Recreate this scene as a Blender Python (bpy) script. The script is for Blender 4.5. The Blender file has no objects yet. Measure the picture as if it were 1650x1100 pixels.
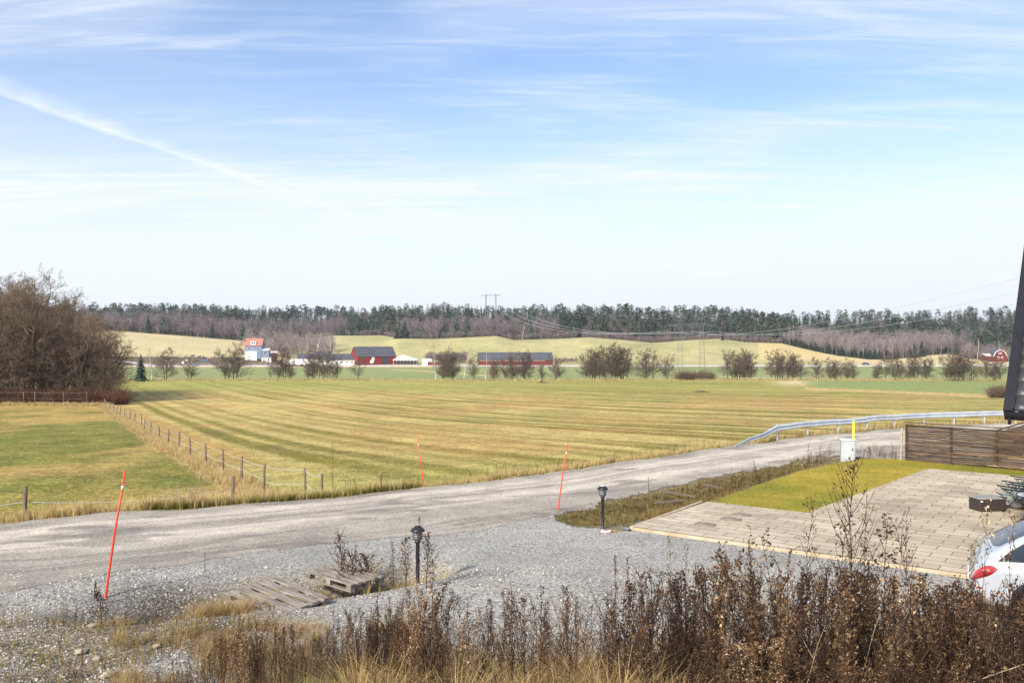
import bpy, math, random
import numpy as np
R = math.radians
rng = np.random.default_rng(7)
random.seed(7)
sc = bpy.context.scene
COL = sc.collection

# ------------------------------------------------------------------ camera
CZ = 4.5                      # eye height above the paved yard
FPX = 1400.0                  # focal length in pixels of a 1650 px wide frame
cd = bpy.data.cameras.new('camera')
cd.sensor_width = 36.0
cd.lens = 36.0 * FPX / 1650.0
cd.clip_start = 0.1
cd.clip_end = 9000
cam = bpy.data.objects.new('camera', cd)
COL.objects.link(cam)
cam.location = (0, 0, CZ)
cam.rotation_euler = (R(90), 0, 0)
sc.camera = cam

# ------------------------------------------------------------------ sky, sun, exposure
SUN_EL, SUN_AZ = 33.0, -146.0          # azimuth clockwise from +Y (view direction); sun is behind left
wd = bpy.data.worlds.new('World')
sc.world = wd
wd.use_nodes = True
nt = wd.node_tree
nt.nodes.clear()
def wn(t, **k):
    n = nt.nodes.new(t)
    for a, b in k.items():
        setattr(n, a, b)
    return n
def wl(a, b):
    nt.links.new(a, b)
out = wn('ShaderNodeOutputWorld')
bg = wn('ShaderNodeBackground')
bg.inputs['Strength'].default_value = 0.12
wl(bg.outputs[0], out.inputs[0])
sky = wn('ShaderNodeTexSky', sky_type='NISHITA')
sky.sun_disc = False
sky.sun_elevation = R(SUN_EL)
sky.sun_rotation = R(SUN_AZ)
sky.air_density = 1.0
sky.dust_density = 0.6
sky.ozone_density = 2.0
tc = wn('ShaderNodeTexCoord')
sep = wn('ShaderNodeSeparateXYZ')
wl(tc.outputs['Generated'], sep.inputs[0])
def math_(op, a, b=None, c=None, clamp=False):
    n = wn('ShaderNodeMath', operation=op, use_clamp=clamp)
    for i, v in enumerate((a, b, c)):
        if v is None:
            continue
        if isinstance(v, (int, float)):
            n.inputs[i].default_value = v
        else:
            wl(v, n.inputs[i])
    return n.outputs[0]
def ramp_(v, a, b, lo=0.0, hi=1.0):
    n = wn('ShaderNodeMapRange', interpolation_type='SMOOTHSTEP')
    wl(v, n.inputs[0])
    for i, q in enumerate((a, b, lo, hi)):
        n.inputs[i + 1].default_value = q
    return n.outputs[0]
# a thin veil of high cloud: the direction projected on a plane high above
zc = math_('MAXIMUM', sep.outputs[2], 0.02)
zz = math_('ADD', zc, 0.10)
cx = math_('DIVIDE', sep.outputs[0], zz)
cy = math_('DIVIDE', sep.outputs[1], zz)
comb = wn('ShaderNodeCombineXYZ')
wl(cx, comb.inputs[0]); wl(cy, comb.inputs[1])
mp = wn('ShaderNodeMapping')
mp.inputs['Rotation'].default_value = (0, 0, R(-28))
mp.inputs['Scale'].default_value = (0.5, 1.15, 1)
mp.inputs['Location'].default_value = (1.35, 0.35, 0)
wl(comb.outputs[0], mp.inputs[0])
n1 = wn('ShaderNodeTexNoise')
n1.inputs['Scale'].default_value = 1.1
n1.inputs['Detail'].default_value = 7
n1.inputs['Roughness'].default_value = 0.52
n1.inputs['Distortion'].default_value = 0.7
wl(mp.outputs[0], n1.inputs['Vector'])
cirr = ramp_(n1.outputs[0], 0.38, 0.74, 0.0, 0.36)
low = ramp_(sep.outputs[2], 0.0, 0.31, 0.90, 0.0)      # veil thickens towards the horizon
side = ramp_(sep.outputs[0], -0.6, 0.1, 0.24, 0.14)
mp2 = wn('ShaderNodeMapping')
mp2.inputs['Rotation'].default_value = (0, 0, R(-20))
mp2.inputs['Scale'].default_value = (0.9, 5.5, 1)
wl(comb.outputs[0], mp2.inputs[0])
n3 = wn('ShaderNodeTexNoise')
n3.inputs['Scale'].default_value = 1.6
n3.inputs['Detail'].default_value = 8
n3.inputs['Roughness'].default_value = 0.6
n3.inputs['Distortion'].default_value = 1.1
wl(mp2.outputs[0], n3.inputs['Vector'])
wisp = math_('MULTIPLY', ramp_(n3.outputs[0], 0.42, 0.78, 0.0, 0.42), ramp_(n1.outputs[0], 0.32, 0.60, 0.25, 1.0))
cover = math_('ADD', math_('ADD', math_('ADD', cirr, wisp), low), side)
# contrail: a great circle through two directions, thin, fading out to the right
def dirv(px, py):
    v = np.array([(px - 825) / FPX, 1.0, (550 - py) / FPX])
    return v / np.linalg.norm(v)
a_, b_ = dirv(0, 150), dirv(520, 330)
nrm = np.cross(a_, b_); nrm /= np.linalg.norm(nrm)
if nrm[2] < 0: nrm = -nrm
dt = wn('ShaderNodeVectorMath', operation='DOT_PRODUCT')
wl(tc.outputs['Generated'], dt.inputs[0]); dt.inputs[1].default_value = tuple(nrm)
n2 = wn('ShaderNodeTexNoise')
n2.inputs['Scale'].default_value = 22
n2.inputs['Detail'].default_value = 4
wl(tc.outputs['Generated'], n2.inputs['Vector'])
wob = math_('MULTIPLY', math_('SUBTRACT', n2.outputs[0], 0.5), 0.012)
off = math_('ADD', dt.outputs['Value'], wob)
core = ramp_(math_('ABSOLUTE', math_('SUBTRACT', off, -0.001)), 0.0003, 0.0034, 0.28, 0.0)
fluff0 = ramp_(off, -0.001, 0.002, 0.0, 1.0)
fluffW = ramp_(sep.outputs[0], -0.52, -0.25, 0.020, 0.005)
fluff1 = math_('SUBTRACT', 1.0, math_('DIVIDE', off, fluffW), clamp=True)
fluff = math_('MULTIPLY', math_('MULTIPLY', fluff0, fluff1), ramp_(n2.outputs[0], 0.35, 0.65, 0.12, 0.6))
fade = ramp_(sep.outputs[0], -0.42, 0.06, 1.0, 0.0)
trail = math_('MULTIPLY', math_('ADD', core, fluff), fade)
cover = math_('ADD', cover, trail, clamp=True)
hsv = wn('ShaderNodeHueSaturation')
hsv.inputs['Saturation'].default_value = 1.18
hsv.inputs['Hue'].default_value = 0.508
hsv.inputs['Value'].default_value = 1.0
wl(sky.outputs[0], hsv.inputs['Color'])
gam = wn('ShaderNodeMix', data_type='RGBA')
wl(cover, gam.inputs['Factor'])
wl(hsv.outputs[0], gam.inputs[6])
gam.inputs[7].default_value = (4.62, 4.95, 5.38, 1)
wl(gam.outputs[2], bg.inputs[0])

sd = bpy.data.lights.new('sun', 'SUN')
sd.energy = 4.1
sd.angle = R(6)
sd.color = (1.0, 0.93, 0.82)
sun = bpy.data.objects.new('sun', sd)
COL.objects.link(sun)
from mathutils import Vector, Matrix, Euler
sv = Vector((math.sin(R(SUN_AZ)) * math.cos(R(SUN_EL)), math.cos(R(SUN_AZ)) * math.cos(R(SUN_EL)), math.sin(R(SUN_EL))))
sun.rotation_euler = sv.to_track_quat('Z', 'Y').to_euler()
sun.location = (0, 0, 60)
sc.view_settings.view_transform = 'Standard'
sc.view_settings.look = 'None'
sc.view_settings.gamma = 1
sc.view_settings.exposure = 0.76
sc.cycles.max_bounces = 5
sc.cycles.diffuse_bounces = 3
sc.cycles.transparent_max_bounces = 6

# ------------------------------------------------------------------ helpers
def lin(c):
    """0-255 display colour to linear."""
    return tuple(((v / 255) / 12.92 if v / 255 <= 0.04045 else ((v / 255 + 0.055) / 1.055) ** 2.4) for v in c)
def tag(o, label=None, cat=None, group=None, kind=None):
    if label: o['label'] = label
    if cat: o['category'] = cat
    if group: o['group'] = group
    if kind: o['kind'] = kind
    return o
def link(o, parent=None):
    COL.objects.link(o)
    if parent: o.parent = parent
    return o
def empty(name, loc=(0, 0, 0), rz=0.0, label=None, cat=None, group=None):
    o = bpy.data.objects.new(name, None)
    o.empty_display_size = 0.2
    link(o)
    o.location = loc
    o.rotation_euler = (0, 0, rz)
    return tag(o, label, cat, group)
def mesh_np(name, V, F, mats, parent=None, smooth=False, attrs=None, fmat=None):
    """V (n,3), F (m,k) int array."""
    V = np.asarray(V, dtype=np.float32); F = np.asarray(F, dtype=np.int32)
    me = bpy.data.meshes.new(name)
    m, k = F.shape
    me.vertices.add(len(V)); me.vertices.foreach_set('co', V.ravel())
    me.loops.add(m * k); me.loops.foreach_set('vertex_index', F.ravel())
    me.polygons.add(m)
    me.polygons.foreach_set('loop_start', np.arange(0, m * k, k, dtype=np.int32))
    if fmat is not None: me.polygons.foreach_set('material_index', np.asarray(fmat, dtype=np.int32))
    me.update(calc_edges=True)
    if smooth: me.polygons.foreach_set('use_smooth', np.ones(m, dtype=bool))
    for an, av in (attrs or {}).items():
        av = np.asarray(av, dtype=np.float32)
        if av.ndim == 1:
            a = me.attributes.new(an, 'FLOAT', 'POINT'); a.data.foreach_set('value', av)
        else:
            a = me.attributes.new(an, 'FLOAT_COLOR', 'POINT')
            a.data.foreach_set('color', np.concatenate([av, np.ones((len(av), 1), np.float32)], 1).ravel())
    for mt in (mats if isinstance(mats, (list, tuple)) else [mats]):
        me.materials.append(mt)
    o = bpy.data.objects.new(name, me)
    link(o, parent)
    return o
class MB:
    """collects simple solids for ONE mesh object"""
    def __init__(s): s.v = []; s.f = []; s.sm = []
    def add(s, vs, fs, smooth=False, M=None):
        b = len(s.v)
        for p in vs:
            p = Vector(p)
            if M is not None: p = M @ p
            s.v.append(p)
        for f in fs:
            s.f.append([b + i for i in f]); s.sm.append(smooth)
        return s
    def box(s, c, d, rz=0, M=None, bev=0.0):
        hx, hy, hz = d[0] / 2, d[1] / 2, d[2] / 2
        T = Matrix.Translation(c) @ Matrix.Rotation(rz, 4, 'Z')
        if M is not None: T = M @ T
        if bev <= 0:
            vs = [(x, y, z) for z in (-hz, hz) for y in (-hy, hy) for x in (-hx, hx)]
            fs = [(0, 2, 3, 1), (4, 5, 7, 6), (0, 1, 5, 4), (2, 6, 7, 3), (0, 4, 6, 2), (1, 3, 7, 5)]
            return s.add(vs, fs, M=T)
        b = min(bev, hx * .9, hy * .9, hz * .9)
        vs = []; fs = []
        ring = lambda z, k: [(-hx + k, -hy, z), (hx - k, -hy, z), (hx, -hy + k, z), (hx, hy - k, z), (hx - k, hy, z), (-hx + k, hy, z), (-hx, hy - k, z), (-hx, -hy + k, z)]
        ins = lambda z: [(x * (hx - b) / hx, y * (hy - b) / hy, z) for x, y, _ in ring(z, b)]
        for rg in (ins(-hz), ring(-hz + b, b), ring(hz - b, b), ins(hz)): vs += rg
        for L in range(3):
            for i in range(8):
                j = (i + 1) % 8
                fs.append((L * 8 + i, L * 8 + j, L * 8 + 8 + j, L * 8 + 8 + i))
        fs.append(tuple(range(7, -1, -1))); fs.append(tuple(range(24, 32)))
        return s.add(vs, fs, M=T)
    def tube(s, pts, r, n=8, cap=True, M=None, smooth=True):
        pts = [Vector(p) for p in pts]
        rs = r if isinstance(r, (list, tuple)) else [r] * len(pts)
        b = len(s.v); prev = None
        for i, p in enumerate(pts):
            d = (pts[min(i + 1, len(pts) - 1)] - pts[max(i - 1, 0)])
            if d.length < 1e-9: d = Vector((0, 0, 1))
            d.normalize()
            if prev is None:
                a = Vector((0, 0, 1)) if abs(d.z) < .9 else Vector((1, 0, 0))
                u = d.cross(a).normalized()
            else:
                u = (prev - d * prev.dot(d)).normalized()
            prev = u; w = d.cross(u)
            for k in range(n):
                t = 2 * math.pi * k / n
                q = p + (u * math.cos(t) + w * math.sin(t)) * rs[i]
                s.v.append(M @ q if M is not None else q)
        for i in range(len(pts) - 1):
            for k in range(n):
                k2 = (k + 1) % n
                s.f.append([b + i * n + k, b + i * n + k2, b + (i + 1) * n + k2, b + (i + 1) * n + k]); s.sm.append(smooth)
        if cap:
            s.f.append([b + k for k in range(n - 1, -1, -1)]); s.sm.append(False)
            e = b + (len(pts) - 1) * n
            s.f.append([e + k for k in range(n)]); s.sm.append(False)
        return s
    def lathe(s, prof, n=20, M=None, smooth=True):
        b = len(s.v)
        for (r, z) in prof:
            for k in range(n):
                t = 2 * math.pi * k / n
                q = Vector((r * math.cos(t), r * math.sin(t), z))
                s.v.append(M @ q if M is not None else q)
        for i in range(len(prof) - 1):
            for k in range(n):
                k2 = (k + 1) % n
                s.f.append([b + i * n + k, b + i * n + k2, b + (i + 1) * n + k2, b + (i + 1) * n + k]); s.sm.append(smooth)
        s.f.append([b + k for k in range(n - 1, -1, -1)]); s.sm.append(False)
        e = b + (len(prof) - 1) * n
        s.f.append([e + k for k in range(n)]); s.sm.append(False)
        return s
    def prism(s, poly, z0, z1, M=None):
        n = len(poly)
        vs = [(x, y, z0) for x, y in poly] + [(x, y, z1) for x, y in poly]
        fs = [tuple(range(n - 1, -1, -1)), tuple(range(n, 2 * n))] + [(i, (i + 1) % n, n + (i + 1) % n, n + i) for i in range(n)]
        return s.add(vs, fs, M=M)
    def build(s, name, mat, parent=None):
        me = bpy.data.meshes.new(name)
        me.from_pydata([tuple(p) for p in s.v], [], s.f)
        me.polygons.foreach_set('use_smooth', s.sm)
        me.materials.append(mat)
        me.update()
        o = bpy.data.objects.new(name, me)
        return link(o, parent)
def copy_tree(o, parent=None):
    c = o.copy(); COL.objects.link(c); c.parent = parent
    for ch in list(o.children): copy_tree(ch, c)
    return c

# ---- materials
MATS = {}
def mat(name, c1, c2=None, scale=8.0, rough=0.8, bump=0.0, metal=0.0, detail=4, stretch=(1, 1, 1), lo=.35, hi=.65, coord='Object', spec=None, bscale=None, coat=0.0, trans=0.0):
    """two-tone noise material, colours given as 0-255 display values of the ALBEDO"""
    if name in MATS: return MATS[name]
    m = bpy.data.materials.new(name); m.use_nodes = True
    N = m.node_tree.nodes; L = m.node_tree.links
    b = N['Principled BSDF']
    b.inputs['Roughness'].default_value = rough
    b.inputs['Metallic'].default_value = metal
    if spec is not None: b.inputs['Specular IOR Level'].default_value = spec
    if coat: b.inputs['Coat Weight'].default_value = coat; b.inputs['Coat Roughness'].default_value = .05
    if c2 is None: c2 = tuple(v * .86 for v in c1)
    t = N.new('ShaderNodeTexCoord'); mp = N.new('ShaderNodeMapping'); mp.inputs['Scale'].default_value = stretch
    if coord == 'World':
        g = N.new('ShaderNodeNewGeometry'); L.new(g.outputs['Position'], mp.inputs[0])
    else:
        L.new(t.outputs[coord], mp.inputs[0])
    n = N.new('ShaderNodeTexNoise'); n.inputs['Scale'].default_value = scale; n.inputs['Detail'].default_value = detail; n.inputs['Roughness'].default_value = .6
    L.new(mp.outputs[0], n.inputs['Vector'])
    r = N.new('ShaderNodeValToRGB')
    r.color_ramp.elements[0].position = lo; r.color_ramp.elements[1].position = hi
    r.color_ramp.elements[0].color = (*lin(c1), 1); r.color_ramp.elements[1].color = (*lin(c2), 1)
    L.new(n.outputs[0], r.inputs[0]); L.new(r.outputs[0], b.inputs['Base Color'])
    if bump:
        bp = N.new('ShaderNodeBump'); bp.inputs['Strength'].default_value = min(1, bump); bp.inputs['Distance'].default_value = .02 if bump <= 1 else .02 * bump
        if bscale:
            n3 = N.new('ShaderNodeTexNoise'); n3.inputs['Scale'].default_value = bscale; n3.inputs['Detail'].default_value = 3
            L.new(mp.outputs[0], n3.inputs['Vector']); L.new(n3.outputs[0], bp.inputs['Height'])
        else: L.new(n.outputs[0], bp.inputs['Height'])
        L.new(bp.outputs[0], b.inputs['Normal'])
    if trans: b.inputs['Transmission Weight'].default_value = trans
    MATS[name] = m
    return m
def rnd_mat(name, stops, rough=.85, attr='rnd', spec=.2, translucent=0.0):
    """colour picked per leaf or stem from a ramp by a stored random value"""
    m = bpy.data.materials.new(name); m.use_nodes = True
    N = m.node_tree.nodes; L = m.node_tree.links
    b = N['Principled BSDF']; b.inputs['Roughness'].default_value = rough; b.inputs['Specular IOR Level'].default_value = spec
    a = N.new('ShaderNodeAttribute'); a.attribute_name = attr
    r = N.new('ShaderNodeValToRGB'); cr = r.color_ramp
    while len(cr.elements) > 1: cr.elements.remove(cr.elements[-1])
    for i, (p, c) in enumerate(stops):
        e = cr.elements[0] if i == 0 else cr.elements.new(p)
        e.position = p; e.color = (*lin(c), 1)
    L.new(a.outputs['Fac'], r.inputs[0]); L.new(r.outputs[0], b.inputs['Base Color'])
    if translucent:
        tr = N.new('ShaderNodeBsdfTranslucent'); L.new(r.outputs[0], tr.inputs[0])
        mx = N.new('ShaderNodeMixShader'); mx.inputs[0].default_value = translucent
        o = N['Material Output']
        L.new(b.outputs[0], mx.inputs[1]); L.new(tr.outputs[0], mx.inputs[2]); L.new(mx.outputs[0], o.inputs[0])
    return m

def sst(t):
    t = np.clip(t, 0, 1); return t * t * (3 - 2 * t)
def vnoise(x, y, s, seed=0):
    """smooth value noise, vectorised"""
    x = np.asarray(x, float) / s; y = np.asarray(y, float) / s
    xi = np.floor(x).astype(np.int64); yi = np.floor(y).astype(np.int64)
    fx = x - xi; fy = y - yi
    fx = fx * fx * (3 - 2 * fx); fy = fy * fy * (3 - 2 * fy)
    def h(a, b):
        n = (a * 374761393 + b * 668265263 + seed * 1442695) & 0x7fffffff
        n = ((n ^ (n >> 13)) * 1274126177) & 0x7fffffff
        return ((n ^ (n >> 16)) & 0xffff) / 65535.0
    return (h(xi, yi) * (1 - fx) + h(xi + 1, yi) * fx) * (1 - fy) + (h(xi, yi + 1) * (1 - fx) + h(xi + 1, yi + 1) * fx) * fy
def fbm(x, y, s, seed=0, o=3):
    r = 0; a = .5; t = 0
    for i in range(o):
        r = r + a * vnoise(x, y, s / 2 ** i, seed + i * 17); t += a; a *= .5
    return r / t

# ------------------------------------------------------------------ terrain
EX = [-200, -120, -60, -30, -20, -12.7, -7.5, -2.8, 1.74, 10.4, 14.3, 22.9, 28.8, 45, 80, 150, 400]
EY = [-75, -40, -5, 11.0, 17, 21.5, 24.7, 28.3, 32.0, 40, 43.5, 49.0, 51.3, 54.5, 57, 57, 40]
_ex = np.arange(-200, 400, .5); _ey = np.interp(_ex, EX, EY)
_k = np.hanning(13); _k /= _k.sum()
_ey = np.convolve(np.pad(_ey, 6, mode='edge'), _k, mode='valid')
def E(x): return np.interp(x, _ex, _ey)
FD = [0, 20, 34, 40, 60, 100, 150, 200, 267, 330, 500]
FH = [5.2, 5.3, 5.55, 5.85, 6.8, 8.5, 10, 11, 12, 12.9, 14.3]
YA = (2.9, 20.8); e1 = (.809, -.588); e2 = (.588, .809)
def st(x, y): return (x - YA[0]) * e1[0] + (y - YA[1]) * e1[1], (x - YA[0]) * e2[0] + (y - YA[1]) * e2[1]
def ST(s, t): return YA[0] + s * e1[0] + t * e2[0], YA[1] + s * e1[1] + t * e2[1]
def dseg(x, y, pts):
    best = np.full(np.shape(x), 1e9)
    for (x0, y0), (x1, y1) in zip(pts[:-1], pts[1:]):
        dx, dy = x1 - x0, y1 - y0
        t = np.clip(((x - x0) * dx + (y - y0) * dy) / (dx * dx + dy * dy), 0, 1)
        best = np.minimum(best, np.hypot(x - x0 - t * dx, y - y0 - t * dy))
    return best
DITCH = [(-6.0, 13.4), (-5.2, 14.4), (-3.9, 15.0), (-1.9, 16.4)]
WDITCH = [(2.0, 22.6), (6.0, 27.6), (11.2, 33.4)]
TPX = [-900, 0, 165, 230, 300, 390, 450, 540, 620, 640, 700, 800, 830, 880, 950, 1000, 1050, 1090, 1160, 1200, 1260, 1310, 1350, 1400, 1440, 1500, 1530, 1560, 1600, 1650, 2500]
TYE = [530, 530, 532, 536, 541, 549, 551, 540, 540, 545, 546, 541, 548, 546, 543, 547, 552, 549, 545, 551, 553, 565, 573, 579, 579, 572, 570, 576, 583, 583, 583]
TDE = [800, 800, 800, 800, 800, 790, 800, 860, 860, 760, 750, 750, 740, 750, 760, 770, 770, 770, 770, 760, 740, 690, 650, 625, 620, 680, 700, 690, 670, 670, 670]
TY1P = [-900, 0, 400, 450, 900, 1000, 2500]
TY1 = [574, 574, 576, 582, 583, 583, 585]
TSP = [-900, 0, 130, 200, 300, 400, 500, 600, 650, 750, 780, 830, 900, 1000, 1100, 1180, 1250, 1300, 1400, 1500, 1560, 1650, 2500]
TSY = [490, 490, 491, 491, 489, 492, 495, 497, 491, 488, 494, 493, 491, 491, 495, 494, 505, 502, 498, 501, 496, 493, 490]
def H(x, y):
    x = np.asarray(x, float); y = np.asarray(y, float)
    D = np.maximum(y, .0)
    field = CZ - np.interp(D, FD, FH)
    near = np.interp(D, [0, 8, 14, 20, 24, 30, 60], [.5, .45, .28, .02, -.1, -.3, -.32])
    near = np.where(near > 0, near * (1 - sst((x - .5) / 3.0)), near)
    d = y - E(x)
    w = sst(d / 3.8)
    z = near * (1 - w) + np.minimum(field, near) * w
    s, t = st(x, y)
    wy = sst((s + .5) / .6) * sst((t + 1.2) / 1.2) * sst((18.0 - t) / 1.2) * sst((30 - s) / 3)
    z = z * (1 - wy) + 0.0 * wy
    z = z - .58 * np.exp(-(dseg(x, y, DITCH) / .58) ** 2) - .50 * np.exp(-(((x + 5.1) / .75) ** 2 + ((y - 14.1) / .6) ** 2)) - .32 * np.exp(-(dseg(x, y, WDITCH) / .75) ** 2)
    # rubble heap along the near side of the ditch and small undulations
    z = z + .16 * np.exp(-(dseg(x, y, [(-8.2, 11.8), (-6.0, 12.2)]) / .9) ** 2)
    z = z + 1.6 * sst((11.2 - y) / 7) * sst((x + 4.9) / 2.6) * (1 - sst((x - 30) / 10))
    rough = (1 - wy) * np.where(D < 60, 1, 0)
    z = z + rough * .10 * (fbm(x, y, 2.6, 5) - .5) * 1.0 + rough * .16 * (fbm(x, y, .9, 6) - .5) * sst((-2 - x) / 2) * sst((16.5 - y) / 1.5) + rough * .10 * (fbm(x, y, 2.6, 5) - .5) * (1 - sst((D - 22) / 25) * .2)
    big = sst((D - 40) / 60)
    z = z + big * .5 * (fbm(x, y, 60, 9) - .5)
    # beyond the far road
    u = x / np.maximum(D, 1); px = np.clip(825 + FPX * u, -900, 2500)
    y1 = np.interp(px, TY1P, TY1); ye = np.interp(px, TPX, TYE); De = np.interp(px, TPX, TDE); ys = np.interp(px, TSP, TSY)
    z0 = CZ - 14.3; z1 = CZ + (550 - y1) / FPX * 575; z2 = CZ + (550 - ye) / FPX * De
    z3 = CZ + (550 - ys) / FPX * 1150 - 19.0
    def seg(a, b, za, zb):
        t = np.clip((D - a) / (b - a), 0, 1); t = .35 * t + .65 * sst(t)
        return za + (zb - za) * t
    zf = np.where(D < 575, seg(515, 575, z0, z1), np.where(D < De, seg(575, De, z1, z2), np.where(D < 1150, seg(De, 1150, z2, z3), seg(1150, 1900, z3, z3 - 35))))
    zf = zf + (fbm(x, y, 45, 3) - .5) * 3.0 * sst((D - 590) / 60) * (1 - sst((D - 1200) / 50) * .5) * np.clip(np.abs(D - De) / 40, 0.25, 1)
    k = sst((D - 505) / 12)
    return z * (1 - k) + zf * k
def Hs(x, y): return float(H(np.array([x]), np.array([y]))[0])
def at(px, D): return (px - 825) / FPX * D
def P(px, D, dz=0.0):
    x = at(px, D); return (x, D, Hs(x, D) + dz)

FENCE = [(-8.6, 30.0), (-12.9, 38.0), (-62.7, 133.0)]
def C(*c): return np.array(lin(c))
def gcol(x, y):
    n = x.size
    D = np.maximum(y, 0.1); px = 825 + FPX * x / D
    col = np.tile(C(150, 138, 82), (n, 1))
    def mixin(w, c):
        nonlocal col
        w = np.clip(w, 0, 1)[:, None]
        col = col * (1 - w) + (c if np.ndim(c) == 2 else np.array(c)) * w
    # main field: straw and olive stripes that follow the tractor lines
    b = .016; xx = np.clip(x, -24, 90)
    F = -np.exp(.284 - b * xx) / b + (x - xx) * np.exp(.284 - b * xx)
    S = (y + F)
    warp = (fbm(x, y, 34, 21) - .5) * 3.5
    s1 = .5 + .5 * np.sin((S + warp) * 2 * math.pi / 12.5)
    s2 = .5 + .5 * np.sin((S + warp * .6) * 2 * math.pi / 5.6 + 1.3)
    s3 = vnoise(S * 1.0, S * 0 + 3.3, 4.0, 31)
    s4 = vnoise(S * 1.0 + 50, x * .02, 1.7, 37)
    lz = sst((x + 30) / 50)
    sv_ = np.clip(.22 * s1 + .40 * s3 + .26 * s2 + .22 * s4 + .35 * (fbm(x, y, 16, 58) - .5) + .10 * (1 - lz), 0, 1)
    patch = fbm(x, y, 22, 40)
    straw = C(184, 162, 100); olive = C(112, 112, 46); brown = C(150, 102, 50)
    dark = olive * .6 + brown * .4
    w = sst((sv_ - .29) / .40)
    base = straw[None] * w[:, None] + (olive[None] * (1 - patch[:, None]) + dark[None] * patch[:, None]) * (1 - w[:, None])
    gr = sst((fbm(x, y, 30, 77) - .42) / .25)[:, None] * .4
    base = base * (1 - gr) + C(126, 128, 60)[None] * gr
    # greener near the road and near the creek end
    gg = (np.clip(1 - (y - E(x)) / 16, 0, 1) * .65 + sst((D - 150) / 70) * .65)[:, None]
    mt = (fbm(x * 1.0, y * .6, 3.2, 101) - .5)[:, None]
    base = base * (1 + mt * .45)
    sc_ = sst((fbm(x, y * .5, 9, 103) - .50) / .16)[:, None] * .45
    base = base * (1 - sc_) + C(176, 136, 84)[None] * sc_
    base = base * (1 - gg) + (C(140, 143, 72)[None] * (.9 + .25 * w[:, None])) * gg
    col = base
    # pasture left of the wire fence
    fx = np.interp(y, [0, 28, 30, 38, 133, 400], [-4, -6.5, -8.6, -12.9, -62.7, -203])
    left = fx - x
    pn = fbm(x * 1.0, y * .45, 7, 51)
    pw = (.22 + sst((pn - .34) / .24) * .75 + .35 * (vnoise(x, y * .6, 1.3, 5) - .3))[:, None].clip(0, 1)
    past = C(92, 104, 36)[None] * (1 - pw) + C(168, 142, 80)[None] * pw
    past = past * (.78 + .44 * fbm(x, y * .7, 2.0, 111)[:, None])
    mixin(sst((left - .1) / .3) * (D < 160), past)
    # ochre headland beside the fence
    mixin(sst((-left - .8) / .8) * sst((4.2 - (-left)) / 1.2) * sst((D - 40) / 6) * .6 * (.5 + .7 * fbm(x, y, 3, 130)), C(166, 122, 66))
    mixin(sst((1.3 - np.abs(left)) / .7) * (D < 150) * .8 * (y > E(x)), C(186, 158, 112))
    # roadside verge
    dv = y - E(x)
    mixin(sst((2.4 - dv) / 1.5) * (dv > -1) * (.55 + .4 * fbm(x, y, 3, 8)), C(178, 152, 92))
    # near ground: earth and gravel below every sheet
    earth = C(120, 106, 82)[None] * .6 + C(138, 132, 122)[None] * .4
    mixin(dv < .1, earth)
    bankw = sst((11.6 - y) / 1.6) * sst((x + 4.0) / 1.5)
    mixin(bankw, C(98, 82, 50)[None] * (1 - fbm(x, y, 1.5, 61)[:, None] * .5) + C(104, 108, 40)[None] * fbm(x, y, 1.5, 61)[:, None] * .5)
    wd_ = np.exp(-(dseg(x, y, WDITCH) / 1.3) ** 2)
    mixin(wd_ * 1.4, C(104, 92, 52))
    # grassy strip between field and creek, right: green field with tan strip
    strip = np.interp(px, [1280, 1300, 1620, 2600], [270, 205, 160, 120])
    mixin((px > 1290) * sst((D - strip) / 4) * (D < 262), C(132, 142, 84))
    mixin((px > 1280) * np.exp(-((D - strip) / 4.5) ** 2), C(204, 180, 132))
    mixin(np.exp(-(((px - 1275) / 30) ** 2 + ((D - 245) / 22) ** 2)) * .9, C(206, 186, 142))
    mixin(np.exp(-((D - 268) / 4.0) ** 2) * .9, C(186, 160, 104))
    # winter wheat beyond the creek
    wn_ = fbm(x, y * .5, 40, 81)[:, None]
    wheat = C(124, 138, 84)[None] * (1 - wn_) + C(146, 150, 100)[None] * wn_
    mixin(sst((D - 274) / 3) * (D < 498), wheat)
    tan = C(196, 178, 122)
    mixin(sst((D - 462) / 14) * (D < 500) * np.where(px < 700, .95, .25), C(190, 158, 104))
    mixin(np.exp(-((D - np.interp(px, [600, 640, 760, 800], [470, 420, 350, 320])) / 7) ** 2) * (px > 630) * (px < 800), C(198, 170, 120))
    mixin(np.exp(-((D - np.interp(px, [1080, 1100, 1200, 1290], [360, 345, 300, 280])) / 4) ** 2) * (px > 1080) * (px < 1290), C(206, 182, 134))
    # farm and hill fields
    hn = fbm(x, y, 38, 91)[:, None]; hn2 = fbm(x, y, 12, 92)[:, None]
    hill = C(150, 150, 94)[None] * (1 - hn) + C(192, 178, 130)[None] * hn
    hill = hill * (.70 + .30 * hn2 + .22 * fbm(x, y * .4, 5, 94)[:, None])
    mixin(D > 498, hill)
    mixin((D > 575) * sst((560 - px) / 30) , (C(192, 176, 132)[None] * (.78 + .20 * hn2 + .22 * fbm(x, y * .4, 5, 94)[:, None])))
    mixin((D > 512) * (px > 150) * (px < 455) * (D < 580), C(104, 88, 70)[None] * (.85 + .3 * vnoise(x * .1, y, 5, 3)[:, None]))
    mixin((D > 498) * (D < 530) * (px > 450) * (px < 940) * .8, C(186, 172, 138))
    row = .5 + .5 * np.sin(x * 2 * math.pi / 6)
    mixin((D > 600) * (px > 1222) * (px < 1330), (C(202, 180, 126)[None] * (.88 + .16 * row[:, None])))
    mixin((D > 512) * sst((px - 1325) / 10), C(200, 180, 132)[None] * (.94 + .1 * hn2))
    gseam = np.interp(px, [960, 1040, 1100], [560, 720, 760])
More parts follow.
